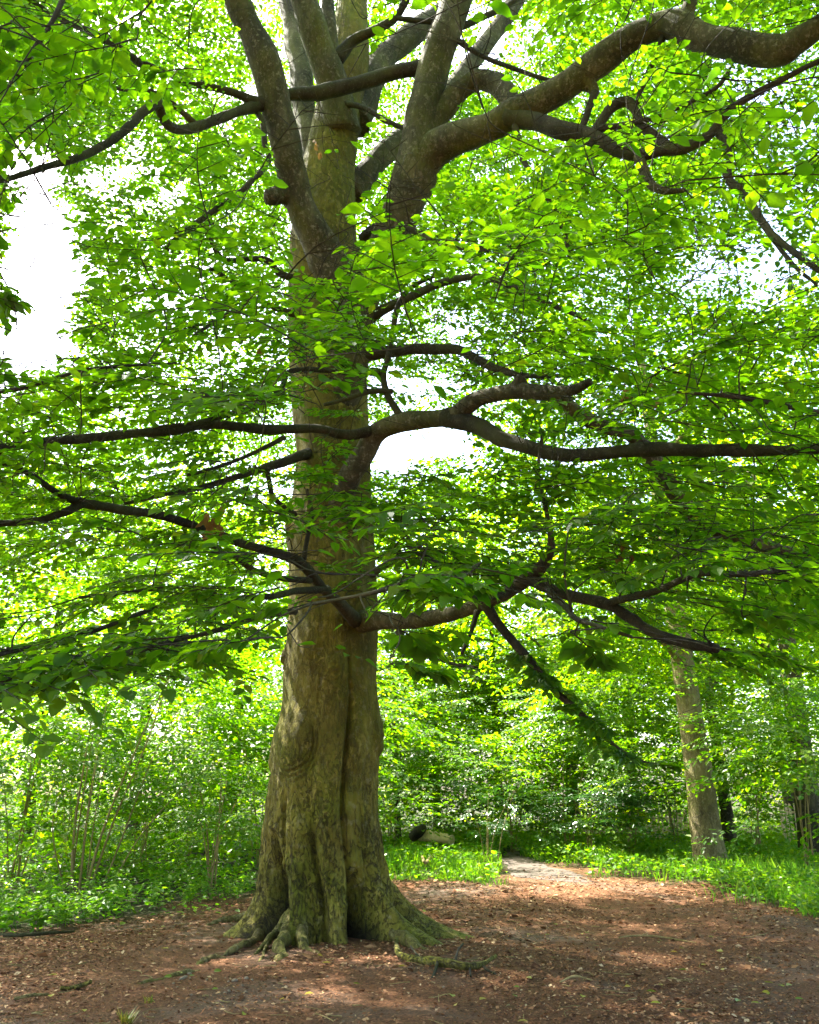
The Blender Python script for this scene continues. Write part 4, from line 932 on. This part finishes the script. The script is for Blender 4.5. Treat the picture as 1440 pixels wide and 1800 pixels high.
SHR = [
 (-130, 16.5, 4.4, 1, 'broad leafy shrub cut by the left edge of the photo', 1.0), (40, 17.0, 5.0, 2, 'tall shrub behind the hazel stems on their left', 1.1),
 (255, 18.5, 4.6, 0, 'mid green shrub behind the hazel stems on their right', 1.1), (375, 15.2, 2.5, 1, 'low many stemmed shrub left of the great trunk', 1.1),
 (330, 21, 5.6, 2, 'tall bright shrub left of the great trunk', 1.1), (455, 19.5, 4.8, 0, 'shrub half hidden behind the left side of the great trunk', 1.0),
 (120, 22.5, 6.5, 1, 'high bushy growth at the back left', 1.1), (600, 24, 5.5, 2, 'shrub behind the great trunk', 1.1), (690, 27.5, 4.4, 0, 'shrub beside the slim brown trunk', 1.0),
 (790, 29, 5.0, 1, 'pale shrub behind the lying log', 1.1), (900, 25, 4.6, 2, 'yellow green bush above the path bend', 1.1), (1000, 24, 3.8, 0, 'bush at the back of the grass right of the path', 1.0),
 (1110, 23.5, 4.8, 1, 'bush left of the leaning pale trunk', 1.0), (1330, 22.8, 4.3, 2, 'leafy bush right of the leaning pale trunk', .9), (1415, 19.0, 4.0, 0, 'bush at the right edge above the nettles', .9), (1540, 16.5, 4.6, 1, 'bush beyond the right edge of the photo', 1.0),
 (1190, 27, 6.0, 2, 'tall bush far behind the leaning pale trunk', 1.1), (960, 30, 6.5, 0, 'tall bush at the back above the path', 1.2), (820, 33, 6.2, 1, 'far bush between the log and the path', 1.2),
]
for i, (px, d, h, c, lab, cr) in enumerate(SHR): shrub(px, d, h, c, lab, fan(6, h * .8, h * .28, 0.03, i), cr, low=0.36 if 1300 < px < 1450 else 0.08)
shrub(862, 18.6, 2.0, 1, 'slender dark sapling beside the mouth of the path', fan(6, 1.8, .6, .016, 77), .85, 'sapling', .22, sapling_crown)
shrub(1030, 22.5, 2.3, 0, 'dark glossy bush behind the grass right of the path', fan(4, 1.8, .6, .03, 78), 1.5, 'evergreen_bush', .02, dark_crown)
# far-off wood that reads as one mass
def far_wood():
    P, D, Nn, S = [], [], [], []
    r = np.random.default_rng(5)
    for q in range(3700):
        x = r.uniform(-48, 48); y = 43 + r.uniform(0, 10) - abs(x) * 0.12; top = 9.5 + 2.0 * math.sin(x * .35) + 1.5 * math.sin(x * .9 + 1)
        z = top * r.random() ** 1.25
        a = r.uniform(0, 6.28); sp = SPRAYS[r.integers(14)]
        M = frame(np.array([math.cos(a), math.sin(a), -0.2]), .3)
        o = place_spray(sp, M, np.array([x, y, z]), 2.6)
        for A, B in zip((P, D, Nn, S), o): A.append(B[::2] if B.ndim == 1 else B[::2])
    P, D, Nn, S = map(np.concatenate, (P, D, Nn, S))
    o = link('distant_wood', leaf_soup_far(P, D, Nn, S * 1.25).mesh('distant_wood'), wood_leaf_mat); tag(o, 'far green wood closing the view behind the trees', 'woodland', kind='stuff')
far_wood()
def undergrowth():
    P, D, Nn, S = [], [], [], []
    r = np.random.default_rng(6)
    for q in range(1100):
        y = r.uniform(20.5, 38); u = r.uniform(-200, 1650); x = (u - 720) / FPX * y / .87
        if 660 < u < 980 and y < 27: continue
        if 1290 < u < 1460 and y < 29 : continue
        z = r.uniform(.1, 2.6) * (.7 + .5 * float(vnoise(np.array([x, y, 0.0]), .4, 19)))
        a = r.uniform(0, 6.28)
        o = place_spray(SPRAYS[r.integers(14)], frame(np.array([math.cos(a), math.sin(a), .1]), .35), np.array([x, y, max(z, .08)]), 1.45)
        for A, B in zip((P, D, Nn, S), o): A.append(B[::2])
    P, D, Nn, S = map(np.concatenate, (P, D, Nn, S))
    o = link('undergrowth', leaf_soup_far(P, D, Nn, S * 1.15).mesh('undergrowth'), wood_leaf_mat); tag(o, 'bramble like undergrowth filling the wood floor behind the clearing', 'undergrowth', kind='stuff')
undergrowth()

# ------------------------------------------------------------------ undergrowth: nettles as plants, the rest as ground cover and grass
def nettle_mesh(seed, h, tiers, leaf):
    r = np.random.default_rng(seed); s = Soup()
    pts = np.array([(0, 0, -.03), (r.normal(0, .03), r.normal(0, .03), h * .5), (r.normal(0, .07), r.normal(0, .07), h)])
    C = spline(pts, 4); st = tube(C, np.linspace(.006, .003, len(C)), 4, cap=False)
    P, D, Nn, S = [], [], [], []
    for i in range(tiers):
        f = (0.25 + 0.75 * i / (tiers - 1)); p = C[int(f * (len(C) - 1))]
        a0 = i * 1.57 + r.normal(0, .3)
        for k in range(3):
            a = a0 + k * 2.1 + r.normal(0, .3)
            d, n = orth(np.array([math.cos(a), math.sin(a), r.normal(.0, .25)]), np.array([r.normal(0, .3), r.normal(0, .3), 1.0]))
            P.append(p + d * .03); D.append(d); Nn.append(n); S.append(leaf * r.uniform(.7, 1.2) * (1.1 - .35 * f))
    leaf_soup(np.array(P), np.array(D), np.array(Nn), np.array(S), s)
    return st, s
NET = []
for v in range(5):
    st, s = nettle_mesh(600 + v, random.uniform(.32, .5), 6, .13)
    a = np_mesh('herb_stem', st[0], [st[1]], True); a.materials.append(herb_leaf_mat)
    b = s.mesh('herb_leaves'); b.materials.append(herb_leaf_mat); NET.append((a, b))
def herb(x, y, v, sc, label, group):
    t = empty('woodland_herb', (x, y, float(gh(x, y))), label, 'plant', group, random.uniform(0, 6.28)); t.scale = (sc,) * 3
    a = bpy.data.objects.new('stem', NET[v][0]); COL.objects.link(a); a.parent = t
    b = bpy.data.objects.new('foliage', NET[v][1]); COL.objects.link(b); b.parent = t; b['kind'] = 'stuff'
cnt = 0
while cnt < 190:
    left = cnt < 130
    px = random.uniform(-20, 440) if left else random.uniform(1180, 1460)
    e = float(np.interp(px, EX, EY)); py = e - 3 - (random.random() ** 1.5) * (58 if left else 45) * (0.55 if left and px > 250 else 1)
    g = on_ground(px, py)
    herb(g.x, g.y, random.randrange(5), random.uniform(.55, 1.05) * (0.7 if px > 230 and left else 1),
         'low nettle like herb at the left edge of the clearing' if left else 'low nettle like herb at the right edge of the clearing', 'herbs edging the clearing on the left' if left else 'herbs edging the clearing on the right')
    cnt += 1
def ground_cover():
    P, D, Nn, S = [], [], [], []
    n = 85000
    y = rng.uniform(10, 34, n); u = rng.uniform(-150, 1600, n)
    x = (u - 720) / FPX * y / 0.86
    c = clearing(x, y)
    Pz = np.stack([x, y, 0 * x], -1)
    dens = vnoise(Pz, .5, 90) + .6 * vnoise(Pz, 1.4, 91)
    right = x > -0.2
    ok = (c < rng.uniform(.05, .9, n)) & (rng.random(n) < np.where(right, 0.95, np.clip(0.42 + dens * .5, 0.05, 1)))
    # keep the path open
    px, py, w = project(Pz)
    onpath = (py < 1556) & (py > 1488) & (np.abs(px - np.interp(py, [1488, 1496, 1504, 1513, 1527, 1541, 1556], [930, 905, 893, 905, 950, 960, 905])) < np.interp(py, [1488, 1504, 1513, 1527, 1541, 1556], [14, 20, 36, 66, 80, 60]))
    ok &= ~onpath
    x, y, right = x[ok], y[ok], right[ok]; m = len(x)
    h = np.where(right, 0.22, 0.17) + 0.22 * np.clip(vnoise(np.stack([x, y, 0 * x], -1), 1.1, 92), -.6, 1)
    h = np.maximum(h, .06)
    z = gh(x, y) + h * rng.random(m) ** 0.6
    a = rng.uniform(0, 6.28, m)
    d = np.stack([np.cos(a), np.sin(a), rng.normal(.15, .35, m)], 1); nn = np.stack([rng.normal(0, .4, m), rng.normal(0, .4, m), np.ones(m)], 1)
    d, nn = orth(d, nn)
    s = rng.uniform(.05, .11, m) * np.clip(y / 14, 1, 1.9)
    o = link('ground_cover', leaf_soup(np.stack([x, y, z], 1), d, nn, s).mesh('ground_cover'), herb_leaf_mat); tag(o, 'dense green ground cover of small leaved plants under the trees', 'ground cover', kind='stuff')
    # grass blades among it
    n = 70000
    y = rng.uniform(11, 30, n); u = rng.uniform(560, 1560, n); x = (u - 720) / FPX * y / 0.86
    Pz = np.stack([x, y, 0 * x], -1); px, py, w = project(Pz)
    onpath = (py < 1556) & (py > 1488) & (np.abs(px - np.interp(py, [1488, 1496, 1504, 1513, 1527, 1541, 1556], [930, 905, 893, 905, 950, 960, 905])) < np.interp(py, [1488, 1504, 1513, 1527, 1541, 1556], [14, 20, 36, 66, 80, 60]))
    ok = (clearing(x, y) < rng.uniform(.0, .9, n)) & ~onpath & (rng.random(n) < np.clip(.55 + .8 * vnoise(Pz, .7, 98), .08, 1))
    x, y = x[ok], y[ok]; m = len(x); z = gh(x, y)
    h = rng.uniform(.10, .38, m); a = rng.uniform(0, 6.28, m); lean = rng.uniform(.1, .55, m) * h; wv = rng.uniform(.002, .0055, m) * np.clip(y / 14, 1, 2)
    h = h * np.clip(.75 + .6 * vnoise(np.stack([x, y, 0 * x], -1), .9, 97), .25, 1.3)
    bx, by = np.cos(a), np.sin(a)
    A = np.stack([x - by * wv, y + bx * wv, z - .02], 1); B = np.stack([x + by * wv, y - bx * wv, z - .02], 1)
    Cc = np.stack([x + bx * lean * .4 + by * wv * .7, y + by * lean * .4 - bx * wv * .7, z + h * .6], 1); T = np.stack([x + bx * lean, y + by * lean, z + h], 1)
    V = np.stack([A, B, Cc, T], 1).reshape(-1, 3); i = np.arange(m)[:, None] * 4
    o = link('grass', np_mesh('grass', V, [np.concatenate([i + np.array([0, 1, 2]), i + np.array([0, 2, 3])])]), herb_leaf_mat); tag(o, 'tall fresh grass behind and right of the clearing', 'grass', kind='stuff')
ground_cover()

# ------------------------------------------------------------------ leaf litter on the bare soil
def litter():
    n = 150000
    v = rng.random(n)
    y = 5.2 * (22 / 5.2) ** v; u = rng.uniform(-120, 1560, n); x = (u - 720) / FPX * y / 0.88
    c = clearing(x, y); P0 = np.stack([x, y, 0 * x], -1)
    patch = fbm(P0, .55, 130, 3)
    rad = np.hypot(x - TX, y - TY)
    ok = (c > rng.uniform(.25, .9, n)) & (rng.random(n) < np.clip(.62 - patch * .55, .12, 1)) & (rad > .75)
    x, y = x[ok], y[ok]; m = len(x)
    a = rng.uniform(0, 6.28, m)
    d = np.stack([np.cos(a), np.sin(a), rng.normal(0, .22, m)], 1); nn = np.stack([rng.normal(0, .45, m), rng.normal(0, .45, m), np.ones(m)], 1)
    d, nn = orth(d, nn)
    s = rng.gamma(3.0, .0072, m) * np.where(rng.random(m) < .02, 2.0, 1) * np.clip(y / 9, .8, 1.6) + .008
    z = gh(x, y) + rng.uniform(.002, .016, m)
    b = np.cross(nn, d)
    P = np.stack([x, y, z], 1); w = rng.uniform(.18, .42, m)[:, None]; s1 = s[:, None]; up = nn * rng.uniform(-.25, .35, m)[:, None]
    V = np.stack([P - d * s1 * .5, P + b * s1 * w + up * s1 * .5, P + d * s1 * .5 + up * s1 * .3, P - b * s1 * w + up * s1 * .5], 1).reshape(-1, 3)
    i = np.arange(m)[:, None] * 4
    o = link('leaf_litter', np_mesh('leaf_litter', V, [np.concatenate([i + np.array([0, 1, 2]), i + np.array([0, 2, 3])])]), litter_mat)
    tag(o, 'reddish brown fallen beech leaves and husks over the clearing', 'leaf litter', kind='stuff')
litter()
def twig_litter():
    s = Soup()
    for q in range(420):
        y = 5.6 * (20 / 5.6) ** rng.random(); u = rng.uniform(-60, 1500); x = (u - 720) / FPX * y / .88
        if clearing(np.array([x]), np.array([y]))[0] < .7 or np.hypot(x - TX, y - TY) < 1.2: continue
        L = rng.gamma(2.5, .05) + .03; a = rng.uniform(0, 6.28); b = rng.normal(0, .5)
        P = np.array([[x + math.cos(a + b * t) * L * t, y + math.sin(a + b * t) * L * t, 0] for t in np.linspace(-.5, .5, 5)])
        P[:, 2] = gh(P[:, 0], P[:, 1]) + .012 + .01 * rng.random(5)
        V, Fq, _ = tube(P, np.linspace(.004, .0022, 5) * rng.uniform(.6, 1.5), 4, cap=False); s.add(V, Fq)
    o = link('twig_litter', s.mesh('twig_litter', True), stem_mat); tag(o, 'short bare bits of twig scattered through the brown litter', 'twigs', kind='stuff')
twig_litter()

# ------------------------------------------------------------------ things lying about
def ground_stick(name, pts, label, cat, m=limb_mat, k=7, parent=None):
    W = []
    for px, py, lift, r in pts:
        g = on_ground(px, py); t = g.y / ray(px, py).y
        W.append((g.x, g.y, lift + float(gh(g.x, g.y)), r / FPX * t))
    W = np.array(W)
    if parent is None:
        t = empty(name, (W[0, 0], W[0, 1], 0), label, cat)
    else: t = parent
    S = spline(W, 6); V, Q, T3 = tube(S[:, :3], S[:, 3], k, .25, random.randint(0, 99))
    link('shaft' if parent is None else 'side_twig', np_mesh(name, V, [Q, T3], True), m, t, True)
    return t
st = ground_stick('fallen_branch', [(697, 1676, .10, 4), (700, 1690, .06, 5), (720, 1698, .05, 6), (750, 1702, .04, 7), (785, 1708, .05, 8), (815, 1712, .05, 7), (845, 1708, .05, 5), (872, 1696, .07, 3)], 'mossy broken branch lying in front of the great trunk', 'branch', trunk_mat)
for pts in ([(770, 1706, .05, 3), (765, 1715, .02, 3), (758, 1724, .0, 2)], [(800, 1710, .05, 3), (805, 1700, .12, 2), (815, 1692, .16, 2)], [(825, 1710, .05, 3), (828, 1720, .01, 2)], [(740, 1700, .04, 3), (730, 1692, .08, 2), (722, 1686, .1, 2)], [(845, 1707, .05, 3), (858, 1712, .03, 2), (872, 1714, .01, 1.5)]):
    ground_stick('twig', pts, None, None, branch_mat, 5, st)
ground_stick('fallen_twig', [(1088, 1648, .015, 1.2), (1115, 1645, .02, 1.6), (1150, 1646, .02, 1.6), (1190, 1651, .015, 1.3), (1225, 1657, .01, .9)], 'long thin bare twig lying on the litter at the right', 'twig', stem_mat, 6)
ground_stick('fallen_twig', [(0, 1651, .02, 3), (45, 1652, .04, 3), (90, 1648, .04, 3), (130, 1640, .03, 2)], 'dark stick lying along the herbs at the lower left', 'twig', branch_mat, 6)
ground_stick('fallen_twig', [(985, 1730, .02, 1.5), (1010, 1722, .03, 2), (1040, 1724, .02, 1.5)], 'short pale twig on the shaded litter right of the fallen branch', 'twig', stem_mat, 6)
ground_stick('fallen_twig', [(25, 1762, .02, 3), (55, 1757, .03, 3), (85, 1752, .02, 2)], 'pale twig on the grey soil in the near left corner', 'twig', root_mat, 6)
ground_stick('fallen_twig', [(775, 1500, .05, 2), (758, 1520, .16, 3), (748, 1538, .26, 3), (742, 1530, .3, 2)], 'bent pale twig standing in the grass right of the great trunk', 'twig', stem_mat, 6)

def bark_chip(px, py, w, label):
    g = on_ground(px, py); s = w / FPX * g.y / ray(px, py).y
    t = []
    nx, ny = 9, 6; V = []
    for i in range(nx):
        for j in range(ny):
            u = i / (nx - 1) * 2 - 1; v = j / (ny - 1) * 2 - 1
            ww = (1 - 0.55 * abs(u) ** 2) + .12 * math.sin(i * 2.1)
            V.append((u * s, v * s * .32 * ww, .06 * s * 4 * (u + .4) ** 2 * .6 + .25 * s * (v * v) * .6 + random.uniform(-.03, .03) * s))
    Q = [(i * ny + j, (i + 1) * ny + j, (i + 1) * ny + j + 1, i * ny + j + 1) for i in range(nx - 1) for j in range(ny - 1)]
    me = np_mesh('bark_piece', np.array(V), [np.array(Q)], True)
    o = link('bark_piece', me, trunk_mat); o.location = (g.x, g.y, float(gh(g.x, g.y)) + .012); o.rotation_euler = (0, 0, .5)
    md = o.modifiers.new('thickness', 'SOLIDIFY'); md.thickness = .012
    tag(o, label, 'bark')
bark_chip(133, 1738, 25, 'curled piece of bark on the red litter at the lower left')

def pebble_mesh(seed):
    bm = bmesh.new(); bmesh.ops.create_icosphere(bm, subdivisions=2, radius=1.0)
    for v in bm.verts:
        p = np.array(v.co)[None]; k = 1 + .28 * vnoise(p, 1.1, seed)[0] + .1 * vnoise(p, 2.7, seed + 1)[0]
        v.co = (v.co.x * k * 1.15, v.co.y * k * .85, v.co.z * k * .55)
    me = bpy.data.meshes.new('pebble'); bm.to_mesh(me); bm.free()
    me.polygons.foreach_set('use_smooth', [True] * len(me.polygons)); me.materials.append(stone_mat); return me
PEB = [pebble_mesh(800 + i) for i in range(4)]
for i in range(34):
    if i < 30: px, py = random.gauss(400, 70), random.gauss(1735, 16)
    else: px, py = random.uniform(30, 1000), random.uniform(1690, 1798)
    if not (0 < px < 1440 and 1690 < py < 1798): continue
    g = on_ground(px, py); s = random.choice([1.6, 2, 2.4, 3, 4.2]) / FPX * g.y
    o = bpy.data.objects.new('pebble', PEB[i % 4]); COL.objects.link(o); o.location = (g.x, g.y, float(gh(g.x, g.y)) + s * .3); o.scale = (s,) * 3; o.rotation_euler = (random.uniform(-.3, .3), random.uniform(-.3, .3), random.uniform(0, 6.3))
    tag(o, 'small pale stone on the grey soil in front of the great trunk', 'stone', 'pale stones in front of the trunk')
# fresh yellow and green leaves that have dropped
fl = leaf_material('dropped_leaf', [(0, (.10, .15, .015)), (.5, (.26, .22, .02)), (1, (.36, .26, .05))], [(0, (.15, .3, .01)), (1, (.4, .35, .02))], tmix=.25)
for i in range(70):
    px, py = random.uniform(10, 1430), random.uniform(1600, 1795)
    g = on_ground(px, py)
    if clearing(np.array([g.x]), np.array([g.y]))[0] < .6 or abs(g.x - TX) < 1.3 and abs(g.y - TY) < 1.5: continue
    d, n_ = orth(np.array([[math.cos(i * 2.4), math.sin(i * 2.4), .1]]), np.array([[random.gauss(0, .3), random.gauss(0, .3), 1.0]]))
    o = link('dropped_leaf', leaf_soup(np.zeros((1, 3)), d, n_, np.array([random.uniform(.05, .085)])).mesh('dropped_leaf'), fl)
    o.location = (g.x, g.y, float(gh(g.x, g.y)) + .025); tag(o, 'single yellow green leaf dropped on the brown litter', 'leaf', 'fresh leaves dropped on the litter')
def tuft(px, py, n, h, label):
    g = on_ground(px, py); P, D, Nn, S = [], [], [], []
    for i in range(n):
        a = random.uniform(0, 6.28); d, nn = orth(np.array([math.cos(a) * .7, math.sin(a) * .7, random.uniform(.4, 1)]), np.array([0.1, 0, 1.0]))
        P.append(np.array([random.gauss(0, .02), random.gauss(0, .02), 0])); D.append(d); Nn.append(nn); S.append(h * random.uniform(.6, 1.1))
    s = Soup(); P, D, Nn, S = map(np.array, (P, D, Nn, S)); b = np.cross(Nn, D)
    V = np.stack([P - b * .005, P + b * .005, P + D * S[:, None] * .6 + b * .006, P + D * S[:, None]], 1).reshape(-1, 3); i = np.arange(n)[:, None] * 4
    o = link('grass_tuft', np_mesh('grass_tuft', V, [np.concatenate([i + np.array([0, 1, 2]), i + np.array([0, 2, 3])])]), fl); o.location = (g.x, g.y, float(gh(g.x, g.y)))
    tag(o, label, 'grass')
tuft(222, 1799, 40, .12, 'small yellowish grass tuft at the bottom left of the clearing'); tuft(262, 1765, 22, .07, 'tiny pale grass tuft on the grey soil at the lower left')

# lying log in the grass
def log():
    a = on_ground(744, 1500); t = empty('fallen_log', (a.x, a.y, 0), 'pale fallen log lying in the grass right of the great trunk', 'log')
    p0 = np.array([-.15, .7, .44]); p1 = np.array([.78, -.1, .34])
    C = spline(np.array([p0, p0 * .5 + p1 * .5 + np.array([0, 0, .02]), p1]), 8)
    V, Q, T3 = tube(C, np.linspace(.165, .145, len(C)), 18, .3, 4, cap=False); link('stem', np_mesh('log_stem', V, [Q], True), cutwood_mat, t)
    ax = C[-1] - C[-2]; ax /= np.linalg.norm(ax); u = np.cross(ax, [0, 0, 1]); u /= np.linalg.norm(u); w = np.cross(u, ax)
    ring = [C[-1] + (u * math.cos(q) + w * math.sin(q)) * .142 for q in np.linspace(0, 6.283, 16, endpoint=False)]
    V = np.array(ring + [C[-1] + ax * .012]); T = [(i, (i + 1) % 16, 16) for i in range(16)]
    link('cut_face', np_mesh('cut_face', V, [np.array(T)]), cutwood_mat, t)
    V, Q, T3 = tube(np.array([p0 + [-.1, .0, -.05], p0 + [.05, -.3, .12], p0 + [.18, -.5, .2]]), [.13, .17, .10], 10, .3, 9); link('mossy_stub', np_mesh('mossy_stub', V, [Q, T3], True), branch_mat, t)
log()

# paling fence far right
def paling_fence(x0, y0, x1, y1, n, label, h=1.25):
    t = empty('paling_fence', (x0, y0, 0), label, 'fence')
    d = np.array([x1 - x0, y1 - y0]); L = np.linalg.norm(d); d /= L; ang = math.atan2(d[1], d[0])
    def box(sx, sy, sz, point=False):
        bm = bmesh.new(); bmesh.ops.create_cube(bm, size=1.0)
        for v in bm.verts: v.co = (v.co.x * sx, v.co.y * sy, (v.co.z + .5) * sz)
        if point:
            bmesh.ops.bevel(bm, geom=[e for e in bm.edges if abs(e.verts[0].co.z - sz) < 1e-5 and abs(e.verts[1].co.z - sz) < 1e-5 and abs(e.verts[0].co.x - e.verts[1].co.x) < 1e-5], offset=sx * .4, segments=1, affect='EDGES')
        me = bpy.data.meshes.new('paling'); bm.to_mesh(me); bm.free(); me.materials.append(paling_mat); return me
    pm = box(.075, .02, h, True); pst = box(.10, .10, h * 1.02)
    for i in range(n):
        o = bpy.data.objects.new('paling', pm); COL.objects.link(o); o.parent = t; s = L * i / (n - 1)
        o.location = (d[0] * s, d[1] * s, 0.02 + random.uniform(-.03, .03)); o.rotation_euler = (random.gauss(0, .02), random.gauss(0, .025), ang)
    for i in range(0, 5):
        o = bpy.data.objects.new('post', pst); COL.objects.link(o); o.parent = t; s = L * i / 4
        o.location = (d[0] * s - d[1] * .08, d[1] * s + d[0] * .08, 0); o.rotation_euler = (0, 0, ang)
    for z in (.3, h - .3):
        o = link('rail', box(L, .035, .07), None, t); o.location = (d[0] * L / 2 - d[1] * .028, d[1] * L / 2 + d[0] * .028, z); o.rotation_euler = (0, 0, ang)
paling_fence(11.9, 28.0, 17.0, 26.5, 42, 'pale wooden paling fence behind the bushes at the right')
paling_fence(5.2, 31.0, 9.6, 30.5, 34, 'low weathered paling fence behind the grass left of the leaning pale trunk', 1.0)
